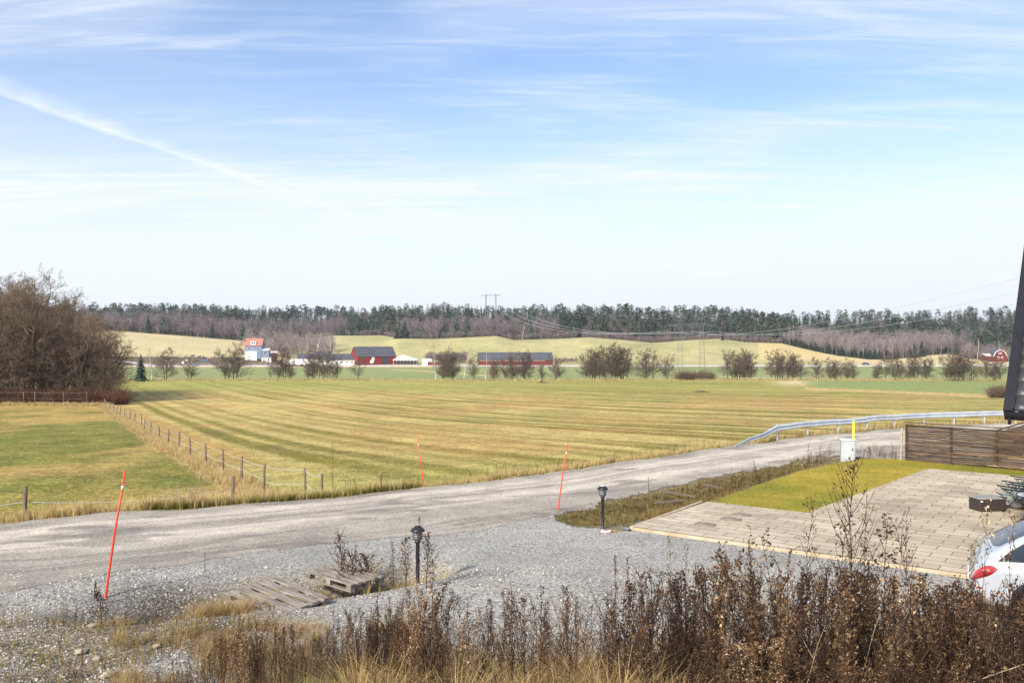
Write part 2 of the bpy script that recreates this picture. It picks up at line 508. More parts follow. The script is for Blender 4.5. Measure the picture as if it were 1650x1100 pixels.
    mixin((px > 960) * (px < 1050) * np.exp(-((D - gseam) / 4) ** 2) * .8, C(120, 104, 72))
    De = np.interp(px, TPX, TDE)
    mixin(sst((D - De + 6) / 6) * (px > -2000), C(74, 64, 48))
    return col

NU, ND = 760, 760
uu = np.linspace(-1, 1, NU); uu = np.sign(uu) * np.abs(uu) ** 1.12 * 1.7
q = np.linspace(0, 1, ND)
dd = np.concatenate([[-30, -18, -9, -4, -1], 1.5 + (np.exp(q * math.log(1 + 2600 / 9.0)) - 1) * 9.0])
UU, DDg = np.meshgrid(uu, dd)
X = UU * (np.maximum(DDg, 0) + 7); Y = DDg
Xf, Yf = X.ravel(), Y.ravel()
Zf = H(Xf, Yf)
nr, ncl = X.shape
ii = np.arange(nr * ncl).reshape(nr, ncl)
Fq = np.stack([ii[:-1, :-1].ravel(), ii[:-1, 1:].ravel(), ii[1:, 1:].ravel(), ii[1:, :-1].ravel()], 1)

def ground_mat(name, fine, fine_amt, mid, mid_amt, bump, bdist, rough=.95, speck=None, aniso=1.0):
    """stored regional colour times multi-scale grain"""
    m = bpy.data.materials.new(name); m.use_nodes = True
    N = m.node_tree.nodes; L = m.node_tree.links
    b = N['Principled BSDF']; b.inputs['Roughness'].default_value = rough; b.inputs['Specular IOR Level'].default_value = .15
    a = N.new('ShaderNodeAttribute'); a.attribute_name = 'gcol'
    g = N.new('ShaderNodeNewGeometry')
    mp = N.new('ShaderNodeMapping'); mp.inputs['Scale'].default_value = (1, aniso, 1)
    L.new(g.outputs['Position'], mp.inputs[0])
    def noise(s, d=3, rgh=.6):
        n = N.new('ShaderNodeTexNoise'); n.inputs['Scale'].default_value = s; n.inputs['Detail'].default_value = d; n.inputs['Roughness'].default_value = rgh
        L.new(mp.outputs[0], n.inputs['Vector']); return n.outputs[0]
    def mr(v, lo, hi, a0=.3, a1=.7):
        n = N.new('ShaderNodeMapRange'); L.new(v, n.inputs[0])
        for i, q_ in enumerate((a0, a1, lo, hi)): n.inputs[i + 1].default_value = q_
        return n.outputs[0]
    def mul(p, q_):
        n = N.new('ShaderNodeMath'); n.operation = 'MULTIPLY'; L.new(p, n.inputs[0]); L.new(q_, n.inputs[1]); return n.outputs[0]
    nf = noise(fine, 4, .75); nm = noise(mid, 5, .65)
    k = mul(mr(nf, 1 - fine_amt, 1 + fine_amt), mr(nm, 1 - mid_amt, 1 + mid_amt))
    vm = N.new('ShaderNodeVectorMath'); vm.operation = 'SCALE'
    L.new(a.outputs['Color'], vm.inputs[0]); L.new(k, vm.inputs['Scale'])
    colr = vm.outputs[0]
    if speck:
        for (c, sc_, thr, amt) in speck:
            ns = noise(sc_, 3, .7)
            mx = N.new('ShaderNodeMix'); mx.data_type = 'RGBA'
            L.new(mr(ns, 0, amt, thr, thr + .08), mx.inputs['Factor'])
            L.new(colr, mx.inputs[6]); mx.inputs[7].default_value = (*lin(c), 1)
            colr = mx.outputs[2]
    L.new(colr, b.inputs['Base Color'])
    bp = N.new('ShaderNodeBump'); bp.inputs['Strength'].default_value = bump; bp.inputs['Distance'].default_value = bdist
    L.new(nf, bp.inputs['Height']); L.new(bp.outputs[0], b.inputs['Normal'])
    return m
M_field = ground_mat('field_grass', 4.0, .55, .75, .30, .8, .08, speck=[((188, 170, 112), 3.2, .58, .5), ((96, 92, 40), 2.3, .60, .45)])
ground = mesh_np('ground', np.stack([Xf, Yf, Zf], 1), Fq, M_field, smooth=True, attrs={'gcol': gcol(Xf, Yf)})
tag(ground, kind='structure')

# ---- sheets draped on the ground
def inpoly(x, y, poly):
    c = np.zeros(x.shape, bool); n = len(poly); j = n - 1
    for i in range(n):
        xi, yi = poly[i]; xj, yj = poly[j]
        if yi != yj:
            m = ((yi > y) != (yj > y)) & (x < (xj - xi) * (y - yi) / (yj - yi) + xi)
            c ^= m
        j = i
    return c
def sheet(name, poly, res, offz, m, colf, jit=.35, jits=.9, smooth=True):
    px_ = [p[0] for p in poly]; py_ = [p[1] for p in poly]
    xs = np.arange(min(px_) - 1, max(px_) + 1, res); ys = np.arange(min(py_) - 1, max(py_) + 1, res)
    XX, YY = np.meshgrid(xs, ys); x = XX.ravel(); y = YY.ravel()
    jx = x + (fbm(x, y, jits, 3) - .5) * 2 * jit; jy = y + (fbm(x, y, jits, 13) - .5) * 2 * jit
    ins = inpoly(jx, jy, poly).reshape(XX.shape)
    i2 = np.arange(x.size).reshape(XX.shape)
    keep = ins[:-1, :-1] & ins[1:, 1:] & ins[:-1, 1:] & ins[1:, :-1]
    F = np.stack([i2[:-1, :-1][keep], i2[:-1, 1:][keep], i2[1:, 1:][keep], i2[1:, :-1][keep]], 1)
    used, inv = np.unique(F, return_inverse=True)
    x, y = x[used], y[used]
    o = mesh_np(name, np.stack([x, y, H(x, y) + offz], 1), inv.reshape(F.shape), m, smooth=smooth, attrs={'gcol': colf(x, y)})
    return tag(o, kind='structure')
def crush(x, y):
    n = fbm(x, y, 1.6, 71)[:, None]
    c = C(166, 161, 151)[None] * (.84 + .34 * n)
    def mx(c, w, q_):
        w = np.clip(w, 0, 1)[:, None]; return c * (1 - w) + np.array(q_)[None] * w
    left = sst((-2.2 - x) / 2.0) * sst((14.2 - y) / 1.5)
    c = mx(c, left * sst((fbm(x, y, 1.1, 23) - .30) / .2) * .85, C(128, 112, 88))
    c = mx(c, left * sst((fbm(x, y, .5, 29) - .58) / .1) * .6, C(92, 84, 48))
    c = mx(c, np.exp(-(dseg(x, y, DITCH) / .75) ** 2) * .9, C(92, 76, 52))
    c = mx(c, np.exp(-(((x + 5.9) / 1.2) ** 2 + ((y - 14.7) / .8) ** 2)) * .75, C(84, 76, 66))
    c = mx(c, sst((-6.6 - x) / 1.0) * np.exp(-((y - 11.7) / 1.1) ** 2) * .8, C(150, 136, 118))
    tr = np.exp(-((y - 16.2 - .42 * x - (fbm(x, y, 4, 2) - .5)) / .35) ** 2) * (x < 0)
    c = mx(c, tr * .35, C(110, 104, 96))
    return c
M_gravel = ground_mat('crushed_stone', 17.0, .75, 1.1, .12, 1.0, .05, speck=[((222, 222, 220), 21, .58, .85), ((52, 50, 48), 19, .58, .85)])
drive = [(-30, 0), (-30, 9)] + [(x, float(E(x)) - .2) for x in np.arange(-24, 2.1, 2)] + [(2.4, 27.0), (1.0, 23.6), (1.6, 21.4), (2.6, 20.75), (2.9, 20.8)] + [ST(4, -.05), ST(8, -.05), ST(16, -.05), (16.5, 9), (14, 8.2), (6, 9.0), (1, 9.2), (-2.2, 9.6), (-4.2, 8.4), (-4.6, 0)]
dr_o = sheet('gravel_drive', drive, .11, .010, M_gravel, crush, jit=.3)
_ixs = [1.2, 4.5, 8.1, 13.4, 18.4, 28, 45, 80, 120]; _iys = [23.3, 28, 31.8, 36.8, 41.0, 45.5, 48.6, 50.5, 51]
roadp = [(x, float(E(x))) for x in np.arange(-60, 90, 1.5)] + [(90, 51), (80, 50.5), (45, 40), (28, 30), (18.0, 30.5), (14.6, 33.0), (12.6, 34.2), (12.9, 36.2), (8.1, 31.8), (4.5, 27.8), (1.3, 23.1), (-.5, 20.9), (-3.2, 19.4), (-6.2, 17.2), (-8.6, 14.6), (-13, 12.6), (-25, 6), (-60, -12)]
def roadcol(x, y):
    d = E(x) - y                        # distance in from the far edge
    wv = (fbm(x, y, 3, 33) - .5) * .9
    rut = np.exp(-((d + wv - 1.9) / .75) ** 2) + np.exp(-((d + wv - 4.3) / .8) ** 2) * .9
    rut = rut * (.7 + .6 * fbm(x * .5, y, 2, 44))
    base = C(150, 142, 130)[None]; pale = C(196, 184, 168)[None]
    w = np.clip(rut + .25, 0, 1)[:, None]
    c = base * (1 - w) + pale * w
    c = c * (.84 + .32 * fbm(x, y, 1.2, 55)[:, None])
    ln = sst((fbm(x * .10, d * 1.0, .34, 120) - .60) / .08)[:, None] * .40
    c = c * (1 - ln) + C(108, 102, 92)[None] * ln
    dk = sst((fbm(x * .55 - y * .35, y, .9, 66) - .60) / .1)[:, None] * .55
    return c * (1 - dk) + C(112, 106, 98)[None] * dk
M_road = ground_mat('packed_gravel', 14.0, .40, 1.6, .14, .9, .03, speck=[((92, 88, 82), 16, .60, .6), ((236, 230, 220), 18, .62, .6)], aniso=1.0)
sheet('road', roadp, .11, .017, M_road, roadcol, jit=.28)
# far tarmac road along the foot of the hills
def strip_road(name, pxs, Dc, wid, m, off=.25, raise_=0.0):
    P_ = []; F = []
    xs = [at(p, D_) for p, D_ in zip(pxs, Dc)]
    X_ = np.interp(np.linspace(0, 1, 160), np.linspace(0, 1, len(xs)), xs); D_ = np.interp(np.linspace(0, 1, 160), np.linspace(0, 1, len(xs)), Dc)
    for x, d in zip(X_, D_):
        for k, (o, zz_) in enumerate(((-wid / 2 - 2.2, -.9), (-wid / 2, 0), (wid / 2, 0), (wid / 2 + 1.5, -.9))):
            P_.append((x, d + o, Hs(x, d) + off + raise_ + zz_))
    V = np.array(P_); n = len(X_); i = np.arange(n - 1)[:, None] * 4
    F = np.concatenate([np.concatenate([i + k, i + 4 + k, i + 5 + k, i + k + 1], 1) for k in range(3)], 0)
    o = mesh_np(name, V, F[:, ::-1], m)
    return tag(o, kind='structure')
M_tar = mat('worn_tarmac', (196, 190, 186), (170, 164, 160), scale=.4, rough=.9, coord='World')
strip_road('far_road', [-300, 170, 400, 800, 1200, 1600, 2200], [500, 500, 503, 503, 503, 503, 503], 7.5, M_tar, raise_=.35)
strip_road('farm_track', [165, 200, 240, 262], [556, 545, 525, 506], 5, M_tar, off=.2)
# guard against a see-through dip: lawn
lawn_poly = [(6.2, 25.2), (7.2, 26.4), (9.6, 29.6), (12.2, 32.3), (13.2, 33.2), (14.9, 32.75), (18.2, 29.6), (22.5, 25.2), ST(14, 14.4), ST(3.95, 14.35), ST(3.0, 4.0), ST(.12, 3.9)]
def lawncol(x, y):
    n = fbm(x, y, 2.4, 15)[:, None]; n2 = fbm(x, y, .5, 16)[:, None]
    s, t = st(x, y)
    g = np.clip(.25 + (n - .4) * 1.6 + (t < 6)[:, None] * .3, 0, 1)
    return (C(172, 148, 62)[None] * (1 - g) + C(108, 122, 42)[None] * g) * (.85 + .45 * n2)
M_lawn = ground_mat('lawn_turf', 30, .4, 3, .15, 1, .03, speck=[((190, 176, 90), 22, .62, .6)])
sheet('lawn', lawn_poly, .10, .05, M_lawn, lawncol, jit=.16, jits=.5)

# ---- paved yard, slabs 35 x 70 cm laid in running bond
def paver_mat():
    m = bpy.data.materials.new('concrete_pavers'); m.use_nodes = True
    N = m.node_tree.nodes; L = m.node_tree.links; b = N['Principled BSDF']
    t = N.new('ShaderNodeTexCoord'); br = N.new('ShaderNodeTexBrick')
    L.new(t.outputs['Object'], br.inputs['Vector'])
    br.offset = .5; br.inputs['Scale'].default_value = 1
    br.inputs['Brick Width'].default_value = .70; br.inputs['Row Height'].default_value = .35
    br.inputs['Mortar Size'].default_value = .011; br.inputs['Mortar Smooth'].default_value = .3
    br.inputs['Color1'].default_value = (*lin((196, 182, 158)), 1); br.inputs['Color2'].default_value = (*lin((172, 156, 132)), 1)
    br.inputs['Mortar'].default_value = (*lin((96, 78, 56)), 1)
    n = N.new('ShaderNodeTexNoise'); n.inputs['Scale'].default_value = .55; n.inputs['Detail'].default_value = 5
    L.new(t.outputs['Object'], n.inputs['Vector'])
    mr = N.new('ShaderNodeMapRange'); L.new(n.outputs[0], mr.inputs[0])
    for i, q_ in enumerate((.3, .7, .74, 1.16)): mr.inputs[i + 1].default_value = q_
    n2 = N.new('ShaderNodeTexNoise'); n2.inputs['Scale'].default_value = 26; n2.inputs['Detail'].default_value = 4
    L.new(t.outputs['Object'], n2.inputs['Vector'])
    mr2 = N.new('ShaderNodeMapRange'); L.new(n2.outputs[0], mr2.inputs[0])
    for i, q_ in enumerate((.3, .7, .88, 1.1)): mr2.inputs[i + 1].default_value = q_
    mm = N.new('ShaderNodeMath'); mm.operation = 'MULTIPLY'; L.new(mr.outputs[0], mm.inputs[0]); L.new(mr2.outputs[0], mm.inputs[1])
    vm = N.new('ShaderNodeVectorMath'); vm.operation = 'SCALE'; L.new(br.outputs['Color'], vm.inputs[0]); L.new(mm.outputs[0], vm.inputs['Scale'])
    L.new(vm.outputs[0], b.inputs['Base Color']); b.inputs['Roughness'].default_value = .9
    bp = N.new('ShaderNodeBump'); bp.invert = True; bp.inputs['Strength'].default_value = .6; bp.inputs['Distance'].default_value = .01
    L.new(br.outputs['Fac'], bp.inputs['Height']); L.new(bp.outputs[0], b.inputs['Normal'])
    return m
yard = MB()
yard.prism([(0, 0), (22, 0), (22, 14.5), (3.79, 14.5), (2.83, 4.16), (.12, 4.1)], -.25, .075)
yo = yard.build('paved_yard', paver_mat())
yo.location = (YA[0], YA[1], 0); yo.rotation_euler = (0, 0, math.atan2(e1[1], e1[0]))
tag(yo, kind='structure')
kb = MB(); kb.box((11, -.055, -.05), (22.0, .09, .24), bev=.01); kb.box((-.055, 2.05, -.05), (.09, 4.1, .24), bev=.01)
ko = kb.build('kerb', mat('kerb_stone', (196, 176, 148), (166, 146, 120), scale=3))
ko.location = yo.location; ko.rotation_euler = yo.rotation_euler; tag(ko, kind='structure')
YROT = math.atan2(e1[1], e1[0]); YZ = .075

# ------------------------------------------------------------------ vegetation builders
def seg_prisms(segs, n=3):
    """segs (m,8): p0 p1 r0 r1 -> open n-sided prisms"""
    S = np.asarray(segs, float); m = len(S)
    p0, p1, r0, r1 = S[:, :3], S[:, 3:6], S[:, 6], S[:, 7]
    d = p1 - p0; d /= np.maximum(np.linalg.norm(d, axis=1), 1e-9)[:, None]
    a = np.where(np.abs(d[:, 2:3]) < .9, np.array([[0, 0, 1.]]), np.array([[1., 0, 0]]))
    u = np.cross(d, a); u /= np.linalg.norm(u, axis=1)[:, None]; w = np.cross(d, u)
    V = np.zeros((m, 2 * n, 3))
    for k in range(n):
        t = 2 * math.pi * k / n
        o = u * math.cos(t) + w * math.sin(t)
        V[:, k] = p0 + o * r0[:, None]; V[:, n + k] = p1 + o * r1[:, None]
    F = []
    base = np.arange(m)[:, None] * 2 * n
    for k in range(n):
        k2 = (k + 1) % n
        F.append(np.concatenate([base + k, base + k2, base + n + k2, base + n + k], 1))
    return V.reshape(-1, 3), np.concatenate(F, 0)
def grow(r_, h, r0, levels, nb, ang, droop=0.0, up=.35, stems=1, lean=.1, start=.25, taper=.75, wig=.12, lenf=.5, minr=.008):
    """bare tree: list of segments by level"""
    out = []
    def branch(p, d, L, r, lev):
        k = 4 if lev < 2 else 3
        pts = [p]; dirs = [d]
        for i in range(k):
            d = d + r_.normal(0, wig, 3) + np.array([0, 0, up * .15 - droop * lev * .05]); d /= np.linalg.norm(d)
            pts.append(pts[-1] + d * L / k); dirs.append(d)
        for i in range(k):
            ra = max(minr, r * (1 - (1 - .3) * i / k)); rb = max(minr * .7, r * (1 - (1 - .3) * (i + 1) / k))
            out.append((lev, *pts[i], *pts[i + 1], ra, rb))
        if lev >= levels: return
        cnt = nb[lev]
        for j in range(cnt):
            f = (start if lev == 0 else .15) + (1 - (start if lev == 0 else .15)) * (j + r_.random()) / cnt
            f = min(f, .999)
            i = int(f * k); t = f * k - i
            q_ = pts[i] * (1 - t) + pts[i + 1] * t; dd_ = dirs[i + 1]
            a = ang[lev] * (0.7 + .6 * r_.random()); az = r_.random() * 2 * math.pi
            n0 = np.cross(dd_, r_.normal(0, 1, 3)); n0 /= np.linalg.norm(n0)
            nd = dd_ * math.cos(a) + n0 * math.sin(a); nd[2] += up * .5; nd /= np.linalg.norm(nd)
            fall = (1 - f * .62) if lev == 0 else (1 - f * .4)
            branch(q_, nd, L * lenf * fall * (0.7 + .6 * r_.random()), max(minr, r * (1 - .7 * f) * .5), lev + 1)
    for s in range(stems):
        a = 2 * math.pi * s / max(1, stems) + r_.random()
        b = np.array([math.cos(a), math.sin(a), 0]) * (.25 * (stems > 1))
        d = np.array([math.cos(a) * lean * (stems > 1) + r_.normal(0, .03), math.sin(a) * lean * (stems > 1) + r_.normal(0, .03), 1.])
        branch(b, d / np.linalg.norm(d), h * (1 - .18 * r_.random() * (s > 0)), r0, 0)
    return out
def tree_proto(name, seed, trunk_mat, crown_mat, h, r0, **k):
    segs = grow(np.random.default_rng(seed), h, r0, **k)
    tr = [s[1:] for s in segs if s[0] == 0]; cr = [s[1:] for s in segs if s[0] > 0]
    V, F = seg_prisms(tr, 6)
    root = bpy.data.objects.new(name, None)
    def mk(nm, V, F, m, extra=None):
        at_ = {}
        if extra is not None: at_['rnd'] = extra
        o = mesh_np(nm, V, F, m, parent=root, smooth=True, attrs=at_)
        return o
    mk('trunk', V, F, trunk_mat)
    V, F = seg_prisms(cr, 3)
    rr = np.repeat(np.random.default_rng(seed).random(len(cr)), 6)
    mk('crown', V, F, crown_mat, rr)
    root['h'] = h
    return root
def use(proto, first, loc, rz, s, label, cat, group=None, sz=None, name=None):
    """place the prototype itself the first time, a copy with copied parts afterwards"""
    if first:
        COL.objects.link(proto); r = proto
    else:
        r = proto.copy(); COL.objects.link(r)
        for ch in list(proto.children):
            c = ch.copy(); COL.objects.link(c); c.parent = r
    r.location = loc; r.rotation_euler = (0, 0, rz); r.scale = (s, s, sz or s)
    if name: r.name = name
    if 'h' in r: del r['h']
    return tag(r, label, cat, group)
class Protos:
    def __init__(s, items): s.it = items; s.used = [False] * len(items); s.h = [p['h'] for p in items]
    def put(s, i, loc, rz, height, label, cat, group=None, wide=1.0, name=None):
        i %= len(s.it); k = height / s.h[i]
        o = use(s.it[i], not s.used[i], loc, rz, k * wide, label, cat, group, sz=k, name=name)
        s.used[i] = True
        return o
M_bark = mat('grey_bark', (96, 86, 74), (66, 58, 50), scale=4, rough=.95)
M_bark_pale = mat('birch_bark', (214, 208, 200), (150, 142, 134), scale=3, rough=.9, stretch=(1, 1, .5), lo=.42, hi=.7)
M_twig = rnd_mat('brown_twigs', [(0, (84, 70, 56)), (.5, (112, 96, 78)), (1, (140, 124, 104))])
M_twig_alder = rnd_mat('alder_twigs', [(0, (84, 74, 64)), (.5, (104, 92, 80)), (1, (130, 116, 104))])
M_twig_grove = rnd_mat('grove_twigs', [(0, (84, 68, 54)), (.4, (108, 88, 70)), (.8, (128, 110, 90)), (1, (158, 146, 126))])
M_twig_birch = rnd_mat('birch_twigs', [(0, (120, 100, 92)), (.6, (150, 130, 122)), (1, (184, 168, 160))])
alder = Protos([tree_proto('alder_tree', 100 + i, M_bark, M_twig_alder, 8.0, .105, levels=3, nb=(30, 11, 7), ang=(1.15, .75, .7), up=.25, stems=(2, 2, 1, 3, 2)[i], lean=.14, start=.07, wig=.07, lenf=.44, minr=.0125) for i in range(5)])
grove = Protos([tree_proto('bare_tree', 200 + i, M_bark, M_twig_grove, 12.0, .19, levels=4, nb=(15, 8, 5, 4), ang=(1.05, .9, .8, .7), up=.26, stems=(2, 1, 3, 2, 2)[i], lean=.30, start=.10, wig=.12, lenf=.52, minr=.012) for i in range(5)])
birch = Protos([tree_proto('birch_tree', 300 + i, M_bark_pale, M_twig_birch, 11.0, .16, levels=3, nb=(18, 7, 4), ang=(.75, .7, .7), up=.30, stems=1, start=.28, wig=.06, lenf=.34, minr=.02) for i in range(3)])

# conifers -------------------------------------------------------------
def conifer_arrays(seed, h=1.0, layers=9, per=9, w=.22, tri=True, base=.06):
    r_ = np.random.default_rng(seed); V = []; F = []; rn = []
    for i in range(layers):
        f = i / (layers - 1); z = base + (1 - base) * f * .97
        rad = w * (1 - f) ** .85 * (.85 + .3 * r_.random()) + .012
        for k in range(per):
            a = 2 * math.pi * (k + r_.random() * .8) / per
            L = rad * (.7 + .55 * r_.random()); wd_ = rad * .42 + .01
            zt = z + .10 * (1 - f) + .03
            ca, sa = math.cos(a), math.sin(a)
            tipz = z - .035 * (1 - f) - .03 * r_.random()
            b = len(V)
            V += [(0, 0, zt), (ca * L - sa * wd_ * .5, sa * L + ca * wd_ * .5, tipz + .02), (ca * L * 1.15, sa * L * 1.15, tipz), (ca * L + sa * wd_ * .5, sa * L - ca * wd_ * .5, tipz + .02)]
            F.append((b, b + 1, b + 2, b + 3)); rn += [r_.random()] * 4
    b = len(V)
    for k in range(4):
        a = k * math.pi / 2; V.append((.012 * math.cos(a), .012 * math.sin(a), 0))
    V.append((0, 0, 1)); rn += [0.0] * 5
    for k in range(4): F.append((b + k, b + (k + 1) % 4, b + 4, b + 4))
    return np.array(V, float) * h, np.array(F), np.array(rn)
def pine_arrays(seed, n=60):
    r_ = np.random.default_rng(seed); V = []; F = []; rn = []
    lean = r_.normal(0, .02, 2)
    for k in range(n):
        z = .52 + .48 * r_.random(); f = (z - .52) / .48
        rad = .15 * math.sqrt(max(.02, 1 - (2 * f - .75) ** 2 / 1.7)) * (.4 + .8 * r_.random()); a = r_.random() * 6.283
        c = np.array([rad * math.cos(a) + lean[0] * z, rad * math.sin(a) + lean[1] * z, z]); s = .035 + .045 * r_.random()
        n1 = r_.normal(0, 1, 3); n1[2] *= .4; n1 /= np.linalg.norm(n1); n2 = np.cross(n1, [0, 0, 1.]); n2 /= np.linalg.norm(n2) + 1e-6
        b = len(V)
        V += [c - n1 * s, c + n2 * s * .7 + [0, 0, s * .3], c + n1 * s, c - n2 * s * .7 + [0, 0, s * .4]]
        F.append((b, b + 1, b + 2, b + 3)); rn += [.25 + .75 * r_.random()] * 4
    b = len(V)
    for k in range(4):
        a = k * math.pi / 2; V.append((.011 * math.cos(a), .011 * math.sin(a), 0))
    V.append((lean[0], lean[1], .97)); rn += [-1.0] * 5
    for k in range(4): F.append((b + k, b + (k + 1) % 4, b + 4, b + 4))
    return np.array(V, float), np.array(F), np.array(rn)
def bare_arrays(seed, n=34, w=.13):
    """far leafless tree: pale stem and an upright fan of fine branches"""
    r_ = np.random.default_rng(seed); segs = []; rn = []
    segs.append((0, 0, 0, 0, 0, .95, .012, .004)); rn.append(0)
    for k in range(n):
        z = .25 + .7 * r_.random(); a = r_.random() * 6.283; L = w * (1.25 - z) * (.8 + .9 * r_.random()) * 1.3
        d = np.array([math.cos(a), math.sin(a), .9 + .6 * r_.random()])
        p = np.array([0, 0, z]); q_ = p + d * L
        segs.append((*p, *q_, .0065, .0022)); rn.append(.3 + .7 * r_.random())
        for j in range(2):
            t = p + d * L * (.4 + .5 * r_.random()); dd_ = d + r_.normal(0, .5, 3)
            segs.append((*t, *(t + dd_ * L * .5), .0045, .0018)); rn.append(.3 + .7 * r_.random())
    V, F = seg_prisms(segs, 3)
    return V, F, np.repeat(rn, 6)
def scatter(protos, pos, rot, scl, val=None, width=None):
    """merge many copies into arrays; rnd of each vertex = leaf value mixed with tree value"""
    VV = []; FF = []; RR = []; b = 0
    for i, (p, a, s) in enumerate(zip(pos, rot, scl)):
        V, F, rn = protos[i % len(protos)]
        c, s_ = math.cos(a), math.sin(a); w = s * (width[i] if width is not None else 1)
        Q = np.empty_like(V); Q[:, 0] = (V[:, 0] * c - V[:, 1] * s_) * w + p[0]; Q[:, 1] = (V[:, 0] * s_ + V[:, 1] * c) * w + p[1]; Q[:, 2] = V[:, 2] * s + p[2]
        VV.append(Q); FF.append(F + b); b += len(V)
        v = 0 if val is None else val[i]
        RR.append(np.where(rn < 0, -1, np.clip(.45 * rn + .55 * v, 0.01, 1)))
    return np.concatenate(VV), np.concatenate(FF), np.concatenate(RR)
M_needles = rnd_mat('conifer_needles', [(0, (110, 98, 86)), (.004, (32, 44, 38)), (.35, (46, 62, 50)), (.7, (64, 80, 62)), (1, (84, 96, 74))], rough=.8)
M_pine = rnd_mat('pine_needles', [(0, (120, 96, 76)), (.004, (50, 64, 52)), (.5, (72, 86, 66)), (1, (100, 110, 84))], rough=.8)
M_bare_far = rnd_mat('far_bare_branches', [(0, (206, 196, 190)), (.03, (160, 148, 140)), (.35, (114, 102, 100)), (.7, (138, 122, 124)), (1, (164, 148, 148))], rough=.9)
M_bare_grey = rnd_mat('far_grey_branches', [(0, (214, 206, 200)), (.03, (170, 160, 154)), (.4, (130, 118, 114)), (1, (176, 164, 160))], rough=.9)
CON = [conifer_arrays(i, layers=8, per=7, w=.19 + .03 * (i % 3)) for i in range(5)]
PIN = [pine_arrays(20 + i) for i in range(6)]
BAR = [bare_arrays(40 + i) for i in range(6)]
def forest(name, label, protos, m, xs, ys, hs, vals, width=None):
    xs = np.asarray(xs); ys = np.asarray(ys)
    zs = H(xs, ys) - .3
    V, F, Rn = scatter(protos, np.stack([xs, ys, zs], 1), rng.random(len(xs)) * 6.283, hs, vals, width)
    o = mesh_np(name, V, F, m, attrs={'rnd': Rn})
    return tag(o, label, 'forest', kind='stuff')
def De_of(px): return np.interp(px, TPX, TDE)
# main ridge forest
N1 = 5600
px = rng.uniform(-250, 1900, N1); t = rng.random(N1) ** 1.25
D = De_of(px) + 14 + t * (1165 - De_of(px) - 14)
x = (px - 825) / FPX * D
kind = fbm(x, D, 90, 5)
zone_dec = ((px < 560) & (t < .42)) | ((px > 1290) & (px < 1570) & (t < .38) & (D < 800)) | ((px > 640) & (px < 900) & (t < .28))
rr = rng.random(N1)
ispine = (~zone_dec) & (rr < np.where((px > 900) & (px < 1330), .45, .28) + (kind - .5) * .8)
isbare = zone_dec & (rr < .82) | (~zone_dec) & (rr > .86)
iscon = ~(ispine | isbare)
edge_gap = (px > 945) & (px < 1190) & (t < .13)
hs = rng.uniform(11, 21, N1) * (.85 + .35 * fbm(x, D, 120, 66)) * np.where((px > 1550), .95, 1)
tree_v = np.clip(fbm(x, D, 40, 8) * .8 + rng.random(N1) * .3, 0, 1)
ok = ~edge_gap
m_ = iscon & ok
forest('spruce_forest', 'dark green spruce forest covering the ridge along the horizon', CON, M_needles, x[m_], D[m_], hs[m_], tree_v[m_], width=rng.uniform(.8, 1.2, m_.sum()))
m_ = ispine & ok
forest('pine_forest', 'grey green pines with rounded tops rising along the ridge skyline', PIN, M_pine, x[m_], D[m_], hs[m_] * 1.02, tree_v[m_], width=rng.uniform(.9, 1.4, m_.sum()))
m_ = isbare & ok
forest('bare_forest', 'leafless purple grey woodland at the foot of the ridge', BAR, M_bare_far, x[m_], D[m_], hs[m_] * .82, tree_v[m_], width=rng.uniform(1.1, 1.8, m_.sum()))
# dense fringe of leafless young trees along the forest edge
def fringe(name, label, p0, p1, n, h0, h1, depth, back, m, protos=BAR, w=(1, 1.6), vals=(0, 1), cut=None):
    px = rng.uniform(p0, p1, n); D = De_of(px) + back + rng.random(n) * depth
    x = (px - 825) / FPX * D
    return forest(name, label, protos, m, x, D, rng.uniform(h0, h1, n), rng.uniform(vals[0], vals[1], n), width=rng.uniform(w[0], w[1], n))
fringe('bare_woodland', 'leafless purple grey wood above the pale field on the left hillside', -100, 520, 620, 8, 13, 55, 2, M_bare_far)
fringe('birch_thicket', 'dense thicket of young birches with reddish tops on the right slope', 1265, 1535, 820, 11, 16, 130, 2, M_bare_grey, w=(.6, 1.0))
fringe('brown_scrub', 'low purple brown scrub along the foot of the central forest', 560, 1260, 620, 3, 6.5, 16, -3, M_bare_far, w=(1.4, 2.6), vals=(.3, .9))
fringe('young_spruces', 'row of small dark spruces in front of the birch thicket', 1262, 1420, 150, 4, 9, 18, 0, M_needles, protos=CON, w=(1, 1.4), vals=(0, .5))
# mixed group of leafless trees behind the white barn
n = 190; px = np.concatenate([rng.uniform(395, 480, 90), rng.uniform(455, 535, 100)]); D = rng.uniform(610, 720, n)
forest('farm_woodland', 'tall leafless trees with pale stems behind the white barn', BAR, M_bare_grey, (px - 825) / FPX * D, D, rng.uniform(9, 15, n), rng.random(n), width=rng.uniform(1.1, 1.7, n))
n = 150; px = rng.uniform(1555, 1680, n); D = rng.uniform(668, 720, n)
forest('hamlet_woodland', 'pale leafless trees around the red gambrel house', BAR, M_bare_grey, (px - 825) / FPX * D, D, rng.uniform(6, 13, n), rng.random(n) * .6, width=rng.uniform(1.2, 2, n))
n = 130; px = np.concatenate([rng.uniform(688, 752, 90), rng.uniform(895, 930, 40)]); D = rng.uniform(548, 575, n)
forest('brown_bushes', 'mound of leafless brown bushes behind the long red barn', BAR, M_bare_far, (px - 825) / FPX * D, D, np.where(px < 800, rng.uniform(4, 7.5, n), rng.uniform(2, 4, n)), rng.random(n) * .5, width=rng.uniform(1.6, 2.6, n))

